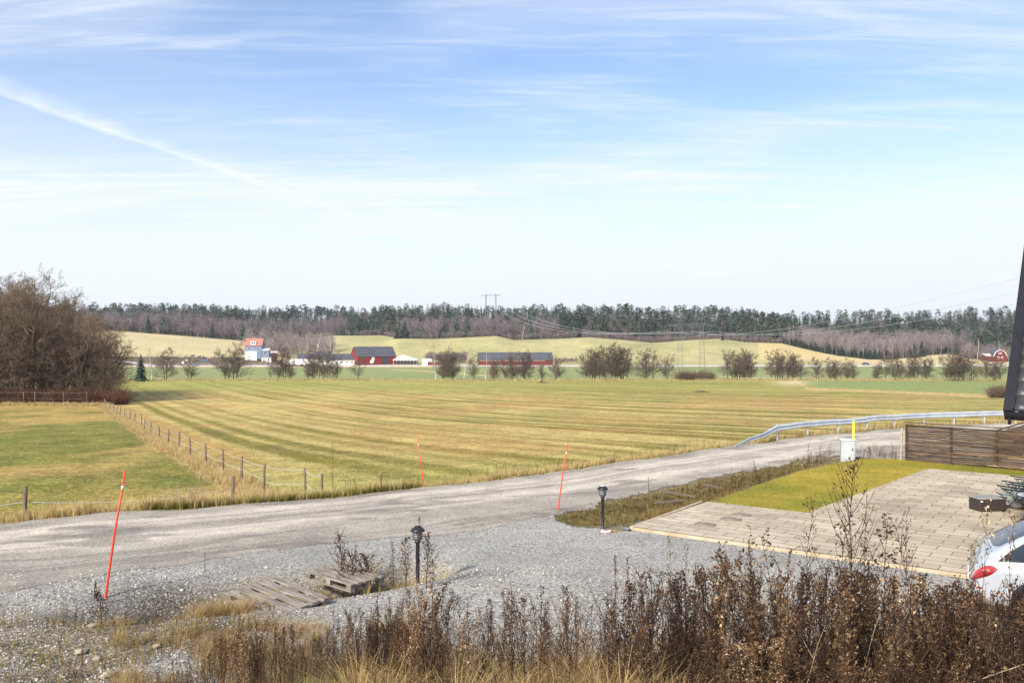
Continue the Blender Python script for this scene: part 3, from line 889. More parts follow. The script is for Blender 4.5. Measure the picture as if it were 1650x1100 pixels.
# conspicuous single trees on the far slopes
def spruce_proto(name, seed, layers=16, per=13, w=.2):
    V, F, rn = conifer_arrays(seed, 1.0, layers, per, w, base=.03)
    root = bpy.data.objects.new(name, None)
    nt_ = len(F) - 4
    used = np.unique(F[:nt_]); 
    o = mesh_np('crown', V[:used.max() + 1], F[:nt_], M_needles, parent=root, attrs={'rnd': np.clip(rn[:used.max() + 1] * .5, .02, 1)})
    mb = MB(); mb.tube([(0, 0, 0), (0, 0, .5), (0, 0, .98)], [.018, .010, .002], 6); mb.build('trunk', M_bark, root)
    root['h'] = 1.0
    return root
spruce = Protos([spruce_proto('spruce_tree', 70 + i, w=.24) for i in range(3)])
for i, (p, d, h, wd_, lab) in enumerate([
    (227, 262, 8.6, .95, 'dark spruce beside the creek, the only evergreen in the creek row'),
    (239, 792, 17.5, .85, 'big rounded dark conifer standing above the pale left hillside'),
    (342, 790, 15, .9, 'narrow dark conifer between purple grey trees, above the horse paddock'),
    (398, 786, 12, 1.0, 'dark conifer just above the red tiled roof of the white house'),
    (652, 758, 16, 1.2, 'broad dark conifer at the left tip of the central forest, above the white tent'),
    (640, 752, 9, 1.4, 'low wide dark conifer at the lower left tip of the central forest'),
    (1164, 745, 9, .6, 'slender dark conifer alone on the hillside right of the lattice pylon'),
    (1473, 628, 11, .9, 'pointed dark spruce in front of the reddish birch thicket'),
    (1485, 640, 12.5, 1.0, 'taller dark spruce at the right end of the reddish birch thicket')]):
    spruce.put(i, P(p, d, -.2), i * 1.3, h, lab, 'tree', wide=wd_)
for i, (p, d, h, lab) in enumerate([
    (497, 600, 17, 'white stemmed birch behind the roof of the white barn, left of two'),
    (509, 604, 19, 'tall white stemmed birch behind the roof of the white barn, right of two'),
    (531, 606, 15, 'pale leafless tree behind the right end of the white barn'),
    (702, 276, 10.5, 'white stemmed birch in the creek row in front of the red board wall'),
    (747, 276, 9.8, 'white stemmed birch in the creek row at the left end of the long red barn'),
    (782, 276, 8.6, 'thin white birch in the creek row in front of the long red barn'),
    (245, 276, 9.5, 'slim pale birch just right of the dark creek spruce'),
    (720, 560, 12.0, 'pale birch behind the red board wall'),
    (1575, 672, 16, 'pale birch in the wood left of the red gambrel house'),
    (1611, 690, 15, 'bushy pale tree right behind the red gambrel house'),
    (841, 742, 14, 'pale stemmed tree at the edge of the central forest under the power lines'),
    (1350, 905, 13, 'light grey leafless tree inside the right hand forest')]):
    birch.put(i, P(p, d, -.1), i * 2.1, h, lab, 'tree', group='white stemmed birches', wide=1.05)

# alders along the creek ------------------------------------------------
ORD = ['first', 'second', 'third', 'fourth', 'fifth', 'sixth', 'seventh', 'eighth', 'ninth', 'tenth', 'eleventh', 'twelfth']
CL = [('left of the broad twin alder below the horse paddock', [(268, 9.2), (305, 6.6)]),
      ('in the broad clump below the horse paddock', [(366, 9.4), (379, 9.0)]),
      ('in the clump in front of the white lorry', [(436, 5.6), (449, 7.5), (458, 10.2), (466, 6.8)]),
      ('in the clump in front of the white barn', [(496, 6.5), (505, 8.2), (514, 9.2), (521, 8.6), (529, 7.2), (543, 7.4)]),
      ('alone in front of the big red barn', [(578, 6.4)]),
      ('in the row below the red board wall', [(713, 8.4), (720, 8.2), (729, 7.6)]),
      ('in the row in front of the long red barn', [(764, 8), (795, 7.2), (801, 6.8), (815, 8.4), (826, 7.0), (832, 8.8), (845, 9.6), (853, 9.0), (872, 6.4)]),
      ('round and alone just right of the long red barn', [(896, 7.2)]),
      ('in the largest dense clump right of the long red barn', [(948, 8.2), (957, 8.8), (966, 9.4), (975, 9.2), (984, 9.0), (993, 9.6), (1002, 9.4), (1010, 9.0)]),
      ('in the clump just left of the lattice pylon', [(1040, 8.6), (1053, 8.8), (1075, 7.4)]),
      ('in the dense clump right of the lattice pylon', [(1173, 7.6), (1182, 7.8), (1190, 8.4), (1199, 8.8), (1208, 8.2)]),
      ('in the dense clump below the striped tan hillside', [(1243, 6.6), (1251, 8), (1260, 8.4), (1270, 8.2), (1279, 7.6), (1290, 5.6)]),
      ('in the low clump left of the blue car', [(1317, 6.2), (1337, 5.8), (1345, 5.6), (1354, 5.4), (1364, 5.6), (1376, 5.4)]),
      ('in the loose clump below the blue car', [(1412, 4.6), (1427, 7.8), (1441, 7.4), (1450, 6.2)]),
      ('in the thin row right of the blue car', [(1467, 6.8), (1476, 8.4), (1493, 6.6)]),
      ('in the row left of the black house roof', [(1529, 8.0), (1536, 7.4), (1545, 8.2), (1552, 7.4), (1565, 7.8), (1589, 7.8), (1602, 5.6), (1611, 6.8)])]
k = 0
for where, trees in CL:
    for j, (p, h) in enumerate(trees):
        pre = 'creekside alder, '
        lab = pre + (where if len(trees) == 1 else (ORD[j] + ' from left ' + where))
        alder.put(k * 3 + j, P(p, rng.uniform(270, 277) - (8 if p > 1500 else 0), -.15), rng.random() * 6.28, h * rng.uniform(1.02, 1.14) * (.88 if 755 < p < 880 else 1), lab, 'tree', group='leafless alders along the creek', wide=1.25 if len(trees) < 3 else (.82 if p < 560 or 755 < p < 880 else 1.05))
        k += 1
# grove on the left -----------------------------------------------------
gtop = lambda p: np.interp(p, [-200, 0, 12, 40, 70, 100, 130, 150, 175, 200], [455, 440, 448, 462, 470, 485, 492, 515, 552, 598])
gi = 0
gsp = []
for p in [-60, -35, -14, 4, 12, 22, 36, 47, 58, 70, 83, 95, 108, 120, 131, 142, 150, 158, 167, 176, 184]:
    gsp.append((p, 139 + 4 * rng.random(), 0))
for p in [-50, -20, 8, 30, 52, 78, 102, 124, 145, 165]:
    gsp.append((p, 152 + 6 * rng.random(), 1))
for p in [-40, -5, 20, 48, 75, 100, 128, 150]:
    gsp.append((p, 166 + 8 * rng.random(), 2))
DEPTH = ['front', 'middle', 'back']
cnt = [0, 0, 0]; tot = [21, 10, 8]
NTH = ORD + ['thirteenth', 'fourteenth', 'fifteenth', 'sixteenth', 'seventeenth', 'eighteenth', 'nineteenth', 'twentieth', 'twenty first']
for p, d, row in gsp:
    x0, y0, z0 = P(p, d, -.2)
    ztop = CZ + (550 - gtop(p) - (26 if row == 0 else 8) * rng.random() - (18 if row == 0 else 0)) / FPX * d
    h = max(3.2, (ztop - z0) * .96)
    grove.put(gi, (x0, y0, z0), rng.random() * 6.28, h, 'bare brown tree in the %s row of the left grove, %s from the left' % (DEPTH[row], NTH[cnt[row]]), 'tree', group='bare trees of the left grove', wide=1.12 if row == 0 else .95)
    cnt[row] += 1; gi += 1
# red brown undergrowth below the grove
def shrub_arrays(seed, n=60, col=0.5):
    r_ = np.random.default_rng(seed); segs = []
    for k in range(n):
        a = r_.random() * 6.283; el = .5 + .9 * r_.random(); L = .5 + .6 * r_.random()
        d = np.array([math.cos(a) * math.cos(el), math.sin(a) * math.cos(el), math.sin(el)]); p = np.array([r_.normal(0, .15), r_.normal(0, .15), 0])
        m1 = p + d * L * .5; q_ = m1 + (d + r_.normal(0, .3, 3)) * L * .5
        segs += [(*p, *m1, .012, .009), (*m1, *q_, .009, .005)]
        for j in range(3):
            t = m1 + (q_ - m1) * r_.random(); segs.append((*t, *(t + r_.normal(0, .13, 3) + d * .1), .006, .004))
    V, F = seg_prisms(segs, 3)
    return V, F, np.repeat(r_.random(len(segs)), 6)
SHR = [shrub_arrays(i) for i in range(4)]
M_under = rnd_mat('undergrowth_stems', [(0, (62, 42, 32)), (.5, (96, 62, 46)), (1, (126, 96, 72))])
n = 420; px = rng.uniform(-80, 200, n); D = rng.uniform(131, 142, n); hs = rng.uniform(.9, 2.4, n)
x = (px - 825) / FPX * D
V, F, Rn = scatter(SHR, np.stack([x, D, H(x, D)], 1), rng.random(n) * 6.28, hs, rng.random(n), np.full(n, 1.3))
tag(mesh_np('undergrowth', V, F, M_under, attrs={'rnd': Rn}), 'red brown undergrowth in front of the left grove', 'undergrowth', kind='stuff')
n = 120; px = np.concatenate([rng.uniform(1092, 1145, 60), rng.uniform(1600, 1640, 60)]); D = np.where(px < 1300, rng.uniform(268, 274, n), rng.uniform(158, 164, n)); hs = rng.uniform(1.4, 3.2, n) * np.where(px > 1300, .7, 1)
x = (px - 825) / FPX * D
V, F, Rn = scatter(SHR, np.stack([x, D, H(x, D)], 1), rng.random(n) * 6.28, hs, rng.random(n), np.full(n, 1.2))
tag(mesh_np('creek_bushes', V, F, M_twig, attrs={'rnd': Rn}), 'low leafless bushes at the foot of the lattice pylon', 'bushes', kind='stuff')

# ------------------------------------------------------------------ grass (stuff)
def tuft_arrays(seed, n=14, h=1.0, spread=.22, w=.016, bend=.35, segn=2):
    r_ = np.random.default_rng(seed); V = []; F = []; rn = []
    for k in range(n):
        a = r_.random() * 6.283; r0 = r_.random() * spread * .4; b0 = np.array([math.cos(a) * r0, math.sin(a) * r0, 0])
        hh = h * (.55 + .5 * r_.random()); bd = bend * (.3 + r_.random()); d = np.array([math.cos(a), math.sin(a), 0]); sd_ = np.array([-d[1], d[0], 0]) * w
        b = len(V); c = r_.random()
        for i in range(segn + 1):
            f = i / segn; p = b0 + d * (bd * f * f + spread * .3 * f) * hh + np.array([0, 0, hh * (f - .25 * bd * f * f)])
            ww = sd_ * (1 - f * .85)
            V += [p - ww, p + ww]; rn += [c, c]
        for i in range(segn): F.append((b + 2 * i, b + 2 * i + 1, b + 2 * i + 3, b + 2 * i + 2))
    return np.array(V), np.array(F), np.array(rn)
TUF = [tuft_arrays(i) for i in range(6)]
TUFS = [tuft_arrays(50 + i, n=5, w=.03, spread=.3) for i in range(6)]
M_straw = rnd_mat('dry_grass', [(0, (146, 120, 74)), (.4, (188, 164, 112)), (.8, (214, 192, 144)), (1, (150, 140, 70))], translucent=.25)
M_green = rnd_mat('green_grass', [(0, (84, 94, 34)), (.5, (122, 124, 52)), (1, (166, 152, 78))], translucent=.25)
M_lawnblade = rnd_mat('lawn_grass', [(0, (110, 112, 42)), (.4, (148, 136, 56)), (.75, (176, 156, 72)), (1, (202, 182, 108))], translucent=.25)
def grass(name, label, m, x, y, hs, protos=TUF, dz=0.0, width=None, vals=None):
    V, F, Rn = scatter(protos, np.stack([x, y, H(x, y) + dz], 1), rng.random(len(x)) * 6.283, hs, rng.random(len(x)) if vals is None else vals, width)
    return tag(mesh_np(name, V, F, m, attrs={'rnd': np.abs(Rn)}), label, 'grass', kind='stuff')
# along the far edge of the road
n = 5200; x = rng.uniform(-16, 36, n); off = rng.random(n) ** 1.6 * 2.8 + .12; y = E(x) + off
hh = rng.uniform(.12, .42, n) * (.55 + .9 * fbm(x, y, 2.2, 4)) * np.where(x < -3, 1.15, .85)
grass('verge_grass', 'dry tan grass along the far edge of the gravel road', M_straw, x, y, hh)
n = 900; x = rng.uniform(-10, -3, n); y = E(x) + rng.random(n) * .8 + .05
grass('green_verge_grass', 'green tufts at the far road edge below the wire fence', M_green, x, y, rng.uniform(.1, .3, n))
n = 6500; t = rng.random(n) ** 1.3; fy = 27.5 + t * 104; fx = np.interp(fy, [27, 30, 38, 133], [-5.8, -8.6, -12.9, -62.7]) + rng.normal(0, .42, n)
grass('fence_grass', 'tall pale dry grass growing along the wire fence', M_straw, fx, fy, rng.uniform(.22, .5, n) * (.6 + .8 * fbm(fx, fy, 2.5, 6)), width=.9 + t * .8)
n = 2600; px = rng.uniform(0, 1650, n); D = rng.uniform(263, 269, n); x = (px - 825) / FPX * D
grass('creek_grass', 'strip of pale reeds and dry grass along the creek bank', M_straw, x, D, rng.uniform(.4, 1.1, n), protos=TUFS, width=np.full(n, 2.2))
n = 1600; px = rng.uniform(1290, 1650, n); D = np.interp(px, [1280, 1300, 1620, 2600], [270, 205, 160, 120]) + rng.normal(0, 1.4, n); x = (px - 825) / FPX * D
grass('field_margin_grass', 'pale dry grass strip between the striped field and the green field', M_straw, x, D, rng.uniform(.2, .6, n), protos=TUFS, width=np.full(n, 1.6))
n = 1400; px = rng.uniform(0, 175, n); D = rng.uniform(127, 134, n); x = (px - 825) / FPX * D
grass('pasture_edge_grass', 'pale grass in front of the left grove', M_straw, x, D, rng.uniform(.3, .8, n), protos=TUFS, width=np.full(n, 1.4))
# stubble tufts over the near fields so that their surface has relief
n = 26000; D = 24 + rng.random(n) ** 1.5 * 55; px = rng.uniform(-60, 1500, n); x = (px - 825) / FPX * D
ok = (D > E(x) + 2.0)
x, D = x[ok], D[ok]
lf = np.interp(D, [0, 28, 30, 38, 133], [-4, -6.5, -8.6, -12.9, -62.7]) > x
cn = fbm(x, D * .45, 7, 51)
pick = np.where(lf, cn < .43, fbm(x, D, 5, 90) < .42)
a_ = pick & (rng.random(len(x)) < .8)
grass('pasture_grass', 'short green grass in the pasture and the near field', M_green, x[a_], D[a_], rng.uniform(.05, .11, a_.sum()), protos=TUFS, width=np.full(a_.sum(), 1.8))
a_ = ~pick
grass('stubble', 'short straw coloured stubble over the near fields', M_straw, x[a_], D[a_], rng.uniform(.04, .10, a_.sum()), protos=TUFS, width=np.full(a_.sum(), 1.8))
# lawn
def in_poly_pts(poly, n):
    px_ = [p[0] for p in poly]; py_ = [p[1] for p in poly]
    x = rng.uniform(min(px_), max(px_), n); y = rng.uniform(min(py_), max(py_), n)
    m = inpoly(x, y, poly); return x[m], y[m]
x, y = in_poly_pts(lawn_poly, 52000)
grass('lawn_grass', 'short yellow green lawn grass beside the paved yard', M_lawnblade, x, y, rng.uniform(.03, .085, len(x)), protos=TUFS, dz=.045, width=np.full(len(x), 1.1), vals=np.clip(1.1 - fbm(x, y, 2.4, 15) * 1.2 + rng.normal(0, .12, len(x)), 0, 1))
# weedy strip between road and lawn
wst = [(1.6, 21.6), (2.9, 21.0), ST(-.12, 4.2), (6.4, 26.6), (9.4, 30.6), (12.3, 33.6), (12.0, 35.6), (8.0, 31.4), (4.6, 27.6), (1.6, 23.6)]
x, y = in_poly_pts(wst, 5200)
vv = rng.random(len(x))
grass('ditch_grass', 'mixed olive and brown grass in the ditch beside the lawn', rnd_mat('ditch_grass_blades', [(0, (92, 70, 48)), (.4, (138, 112, 74)), (.65, (120, 112, 56)), (1, (196, 170, 122))], translucent=.2), x, y, rng.uniform(.08, .26, len(x)), vals=vv)

# ------------------------------------------------------------------ farm buildings
M_redw = mat('falu_red_boards', (132, 42, 42), (108, 34, 36), scale=1.2, stretch=(6, 6, .3), rough=.9)
M_redd = mat('dark_red_boards', (120, 44, 40), (96, 36, 34), scale=1.2, stretch=(6, 6, .3), rough=.9)
M_white = mat('white_render', (232, 230, 224), (218, 216, 210), scale=.8, rough=.85)
M_whitep = mat('white_paint', (236, 235, 232), (224, 223, 220), scale=2, rough=.5)
M_bluew = mat('blue_grey_boards', (122, 136, 158), (108, 122, 146), scale=1.2, stretch=(6, 6, .3), rough=.85)
M_grey = mat('grey_boards', (150, 148, 146), (128, 124, 122), scale=1.5, rough=.9)
M_pale = mat('pale_boards', (204, 184, 164), (188, 168, 150), scale=1.5, rough=.9)
M_glass = mat('dark_glass', (40, 48, 58), (28, 34, 42), scale=3, rough=.12, spec=.8)
M_orange = mat('orange_roof_tiles', (196, 122, 102), (172, 102, 84), scale=2.5, rough=.85)
M_door = mat('dark_green_grey_door', (58, 72, 76), (48, 60, 64), scale=2, rough=.8)
M_tent = mat('white_canvas', (240, 240, 240), (228, 228, 230), scale=.5, rough=.7)
def ribbed(name, c1, c2, per, axis=0, depth=.03, rough=.5, metal=.0):
    m = mat(name, c1, c2, scale=.4, rough=rough, metal=metal)
    N = m.node_tree.nodes; L = m.node_tree.links; b = N['Principled BSDF']
    t = N.new('ShaderNodeTexCoord'); w = N.new('ShaderNodeTexWave'); w.wave_type = 'BANDS'; w.bands_direction = 'XYZ'[axis]
    w.inputs['Scale'].default_value = 2 * math.pi / per / 20
    L.new(t.outputs['Object'], w.inputs['Vector'])
    bp = N.new('ShaderNodeBump'); bp.inputs['Strength'].default_value = 1; bp.inputs['Distance'].default_value = depth
    L.new(w.outputs['Fac'], bp.inputs['Height']); L.new(bp.outputs[0], b.inputs['Normal'])
    return m
M_metal = ribbed('dark_sheet_roof', (86, 87, 92), (72, 73, 79), 1.0)
def gable(name, label, cat, px, D, rot, L_, W, hw, hr, wallm, roofm, over=.35, gablem=None, openings=(), chimney=None, base=0.0, dz=0.0):
    """front left corner at px; the front wall runs along local +x, the gable along +y"""
    r = empty(name, P(px, D, dz), R(rot), label, cat)
    g = .5; sl = math.atan2(hr, W / 2); th = .18
    wb = MB()
    prof = [(0, -2.0), (W, -2.0), (W, hw), (W / 2, hw + hr), (0, hw)]
    wb.add([(0, y, z) for y, z in prof] + [(L_, y, z) for y, z in prof], [(4, 3, 2, 1, 0), (5, 6, 7, 8, 9)] + [(i, (i + 1) % 5, 5 + (i + 1) % 5, 5 + i) for i in (0, 1, 4)])
    wb.build('wall', wallm, r)
    rb = MB()
    ox = over
    for sgn in (0, 1):
        y_e = -over if sgn == 0 else W + over; z_e = hw - over * math.tan(sl); y_r = W / 2; z_r = hw + hr
        n = (0, -math.sin(sl), math.cos(sl)) if sgn == 0 else (0, math.sin(sl), math.cos(sl))
        o = [n[k] * th for k in range(3)]; o2 = [n[k] * .02 for k in range(3)]
        q = [(-ox, y_e, z_e), (L_ + ox, y_e, z_e), (L_ + ox, y_r, z_r), (-ox, y_r, z_r)]
        vs = [tuple(a + b for a, b in zip(p, o2)) for p in q] + [tuple(a + b for a, b in zip(p, o)) for p in q]
        rb.add(vs, [(3, 2, 1, 0), (4, 5, 6, 7), (0, 1, 5, 4), (1, 2, 6, 5), (2, 3, 7, 6), (3, 0, 4, 7)])
    ro = rb.build('roof', roofm, r)
    if chimney:
        c = MB()
        for cx_ in chimney: c.box((cx_, W / 2, hw + hr + .35), (.8, .8, 1.3)); c.box((cx_, W / 2, hw + hr + 1.05), (.95, .95, .12))
        c.build('chimney', M_orange, ro)
    if gablem:
        mb = MB(); k = .93
        mb.add([(-.06, W / 2 - W / 2 * k, hw + .1), (-.06, W / 2 + W / 2 * k, hw + .1), (-.06, W / 2, hw + hr * .97)], [(0, 2, 1)]); mb.add([(-.02, W / 2 - W / 2 * k, hw + .1), (-.02, W / 2 + W / 2 * k, hw + .1), (-.02, W / 2, hw + hr * .97)], [(0, 1, 2)])
        mb.build('gable_panel', gablem, r)
    for o in openings:
        kind, face, a, z, w, h = o[:6]
        T = Matrix.Translation((a, 0, z)) if face == 'front' else Matrix.Translation((0, a, z)) @ Matrix.Rotation(-math.pi / 2, 4, 'Z')
        if kind == 'window':
            f = MB(); t = .12
            for c, d in (((0, -.03, h / 2 - t / 2), (w, .1, t)), ((0, -.03, -h / 2 + t / 2), (w, .1, t)), ((-w / 2 + t / 2, -.03, 0), (t, .1, h - 2 * t)), ((w / 2 - t / 2, -.03, 0), (t, .1, h - 2 * t)), ((0, -.02, 0), (.07, .06, h - 2 * t))):
                f.box(c, d, M=T)
            fo = f.build('window', M_whitep, r)
            p = MB(); p.box((0, -.012, 0), (w - 2 * t, .02, h - 2 * t), M=T); p.build('pane', M_glass, fo)
        elif kind == 'door':
            p = MB(); p.box((0, -.05, 0), (w, .08, h), M=T); d_ = p.build('door', o[6], r)
            if len(o) > 7:
                p = MB(); p.box((0, -.10, h / 2 + .15), (w * o[7], .12, .28), M=T); p.build('door_rail', M_grey, d_)
        elif kind == 'trim':
            p = MB(); p.box((0, -.07, 0), (w, .1, h), M=T); p.build('trim', o[6], r)
    return r
# big red barn with a horse-like white mark
barn = gable('red_barn', 'big red barn with grey sheet roof and a white round mark on its wall', 'barn', 576.5, 522, 30, 24.5, 12.5, 5.4, 5.6, M_redw, M_metal,
      openings=[('door', 'front', 17.6, 2.6, 3.6, 5.0, M_door), ('trim', 'front', 9.6, 5.15, 18.0, .35, M_grey)])
mb = MB()
T0 = Matrix.Translation((9.4, -.06, 2.9)) @ Matrix.Rotation(math.pi / 2, 4, 'X')
def disc(mb, cx_, cy_, r0, r1, sx=1, rot=0, n=18, M=T0):
    vs = []; fs = []
    for k in range(n):
        t = 2 * math.pi * k / n
        for r_ in (r0, r1):
            x_, y_ = r_ * math.cos(t) * sx, r_ * math.sin(t)
            vs += [(cx_ + x_ * math.cos(rot) - y_ * math.sin(rot), cy_ + x_ * math.sin(rot) + y_ * math.cos(rot), 0), (cx_ + x_ * math.cos(rot) - y_ * math.sin(rot), cy_ + x_ * math.sin(rot) + y_ * math.cos(rot), .05)]
    for k in range(n):
        a, b = 4 * k, 4 * ((k + 1) % n)
        fs += [(a + 1, a + 3, b + 3, b + 1), (a + 2, b + 2, b + 3, a + 3), (a, a + 1, b + 1, b)]
    mb.add(vs, fs, M=M)
disc(mb, .35, .95, .35, 1.0, 1.0)
disc(mb, -.45, -.75, .3, 1.15, 1.25, .5)
mb.build('emblem', M_whitep, barn)
gable('white_barn', 'long low white barn with dark sheet roof left of the red barn', 'barn', 479.5, 520, 12, 35.5, 9.5, 3.3, 3.3, M_white, M_metal,
      gablem=M_grey, openings=[('window', 'front', a, 1.9, 1.3, 1.0) for a in (3, 7, 11.5, 18, 23, 25.5, 29, 32)])
gable('long_barn', 'very long low red barn with dark roof and pale left gable', 'barn', 770.5, 505, 3, 43.5, 13.5, 3.6, 4.2, M_redd, M_metal,
      gablem=M_pale, openings=[('door', 'gable', 5.2, 1.8, 4.2, 3.4, M_grey), ('trim', 'front', 20, 3.2, 38, .35, M_pale)])
hs_ = gable('farmhouse', 'white and blue grey farmhouse with orange tiled roof above the paddock', 'house', 395, 556, 4, 10.4, 8.5, 6.6, 4.2, M_bluew, M_orange, chimney=(5.2,), dz=2.6,
      openings=[('window', 'front', 2.3, 4.6, 1.7, 1.5), ('window', 'front', 5.2, 4.6, 1.0, 1.2), ('window', 'front', 8.2, 4.6, 1.7, 1.5)])
mb = MB(); mb.box((3.6, -.12, -.35), (7.6, .2, 6.3)); mb.build('white_wall_panel', M_white, hs_)
mb = MB(); mb.box((5.2, .9, 8.0), (3.4, 2.2, 2.2)); dm = mb.build('dormer', M_whitep, hs_)
mb = MB(); mb.box((4.5, -.22, 8.1), (1.0, .06, 1.2)); mb.box((5.9, -.22, 8.1), (1.0, .06, 1.2)); mb.build('pane', M_glass, dm)
gable('house_annex', 'small blue grey house part with white trim right of the farmhouse', 'house', 421.5, 557, 4, 4.6, 5, 3.6, 1.0, M_bluew, M_whitep, dz=3.2, openings=[('window', 'front', 2.3, 1.9, 2.4, 1.4)])
gable('white_cabin', 'small white cabin with two dark windows below the farmhouse annex', 'cabin', 421.5, 549, 3, 5.8, 3.2, 2.5, .35, M_white, M_grey, over=.15, openings=[('window', 'front', 1.5, 1.5, 1.5, .9), ('door', 'front', 4.3, 1.4, .9, 1.1, M_glass)])
gable('red_shed', 'small dark red shed with pale roof behind the white cabin', 'shed', 434, 575, 10, 4.6, 4, 3.8, 1.0, M_redd, M_whitep, dz=1.0)
gable('grey_shed', 'low dark gabled shed behind the white barn roof', 'shed', 506, 560, 4, 10, 6, 4.8, 2.2, M_grey, M_metal)
gable('red_board_wall_shed', 'low dark red shed behind bare creek trees between white tent and long barn', 'shed', 689, 512, 0, 12.5, 3, 2.1, .4, M_redd, M_grey, over=.1)
gable('white_trailer_cabin', 'small white box cabin behind the red shed right of the tent', 'cabin', 680, 528, 0, 6, 2.4, 2.8, .2, M_white, M_white, over=.05, dz=.6)
# gambrel house
gx = empty('gambrel_house', P(1601, 660, 1.2), R(8), 'red gambrel roofed house with white trim at the right foot of the ridge', 'house')
prof = [(0, -2), (11, -2), (11, 3.2), (9.4, 6.2), (5.5, 8.2), (1.6, 6.2), (0, 3.2)]
mb = MB(); n = len(prof); mb.add([(x, 0, z) for x, z in prof] + [(x, 9, z) for x, z in prof], [tuple(range(n)), tuple(range(2 * n - 1, n - 1, -1))] + [(i, n + i, n + (i + 1) % n, (i + 1) % n) for i in range(n)]); mb.build('wall', M_redd, gx)
def gam(name, off_, y0, y1, m, par):
    rp = [(11.2 + off_, 3.0), (9.6 + off_, 6.35 + off_), (5.5, 8.45 + off_), (1.4 - off_, 6.35 + off_), (-.2 - off_, 3.0)]
    ip = [(11.03, 3.2), (9.42, 6.23), (5.5, 8.24), (1.58, 6.23), (-.03, 3.2)]
    mb = MB()
    for i in range(4):
        q = [rp[i], rp[i + 1], ip[i + 1], ip[i]]
        mb.add([(x, y0, z) for x, z in q] + [(x, y1, z) for x, z in q], [(0, 1, 2, 3), (7, 6, 5, 4), (0, 4, 5, 1), (1, 5, 6, 2), (2, 6, 7, 3), (3, 7, 4, 0)])
    return mb.build(name, m, par)
gam('roof', .1, .0, 9.4, M_metal, gx); gam('bargeboard', .15, -.45, -.003, M_whitep, gx)
for (x, z, w, h) in ((5.5, 5.6, 2.6, 1.3), (4.2, 2.4, 1.7, 1.4), (7.2, 2.4, 1.7, 1.4)):
    f = MB(); f.box((x, -.06, z), (w, .12, h)); fo = f.build('window', M_whitep, gx)
    f = MB(); f.box((x - w / 4, -.14, z), (w * .36, .04, h * .7)); f.box((x + w / 4, -.14, z), (w * .36, .04, h * .7)); f.build('pane', M_glass, fo)
gable('red_outbuilding', 'small red shed with pale roof left of the gambrel house', 'shed', 1587, 655, 8, 4.8, 4, 3.2, 1.6, M_redw, M_whitep, over=.2, dz=1.0)
# marquee
tn = empty('marquee', P(634, 530), R(2), 'white marquee with peaked roof between the two red barns', 'tent')
mb = MB(); a, b, hh, hp = 14.6, 9, 2.9, 5.9
mb.add([(-.4, -.4, hh), (a, -.4, hh), (a, b, hh), (-.4, b, hh), (a * .36, b / 2, hp), (-.4, -.4, hh - .35), (a, -.4, hh - .35), (a, b, hh - .35), (-.4, b, hh - .35)],
       [(0, 1, 4), (1, 2, 4), (2, 3, 4), (3, 0, 4), (0, 5, 6, 1), (1, 6, 7, 2), (2, 7, 8, 3), (3, 8, 5, 0)]); mb.build('roof', M_tent, tn)
for i in range(8):
    for j in (0, 1):
        mb = MB(); mb.box((i * (a - .4) / 7, j * (b - .6), hh / 2 - .3), (.12, .12, hh + .4)); mb.build('leg', M_whitep, tn)
mb = MB(); mb.box((a / 2, b - .3, 1.4), (a - .5, .05, 2.8)); mb.build('back_curtain', M_grey, tn)
# lorry and trailer
def wheels(r, xs, rad, y0, y1, tm, rm=None):
    for x in xs:
        for y in (y0, y1):
            m = MB(); T = Matrix.Translation((x, y, rad)) @ Matrix.Rotation(math.pi / 2, 4, 'X')
            m.lathe([(rad * .55, -.12), (rad * .95, -.13), (rad, -.08), (rad, .08), (rad * .95, .13), (rad * .55, .12)], 16, T); w = m.build('wheel', tm, r)
            m = MB(); m.lathe([(.02, -.10), (rad * .56, -.10), (rad * .56, .10), (.02, .10)], 12, T); m.build('rim', rm or M_grey, w)
M_tyre = mat('tyre_rubber', (34, 34, 36), (26, 26, 28), scale=6, rough=.85)
M_under_c = mat('chassis_paint', (50, 52, 56), (38, 40, 44), scale=4, rough=.7)
def lorry(px, D, box_l, name, label, cab):
    r = empty(name, P(px, D, .25), R(1), label, 'lorry' if cab else 'trailer')
    m = MB(); m.box((box_l / 2, 0, 2.6), (box_l, 2.5, 2.7), bev=.06); m.build('cargo_box', M_whitep, r)
    m = MB(); m.box((box_l / 2 + (.8 if cab else 0), 0, .95), (box_l + (1.4 if cab else -.4), 1.0, .35)); m.build('chassis', M_under_c, r)
    if cab:
        m = MB(); m.prism([(box_l + .25, .6), (box_l + 2.45, .6), (box_l + 2.4, 2.1), (box_l + 2.1, 3.1), (box_l + .25, 3.3)], -1.2, 1.2, Matrix.Rotation(math.pi / 2, 4, 'X')); c = m.build('cab', M_whitep, r)
        m = MB(); m.box((box_l + 1.5, -1.22, 2.35), (1.1, .04, .8)); m.build('side_window', M_glass, c)
    wheels(r, [1.4, 2.6, box_l - .8] + ([box_l + 1.3] if cab else []), .5, -1.05, 1.05, M_tyre)
    return r
lorry(457, 497, 11.2, 'lorry_trailer', 'white box trailer parked left of the white lorry below the white barn', False)
lorry(491, 497, 7.4, 'lorry', 'white lorry parked right of the box trailer below the white barn', True)
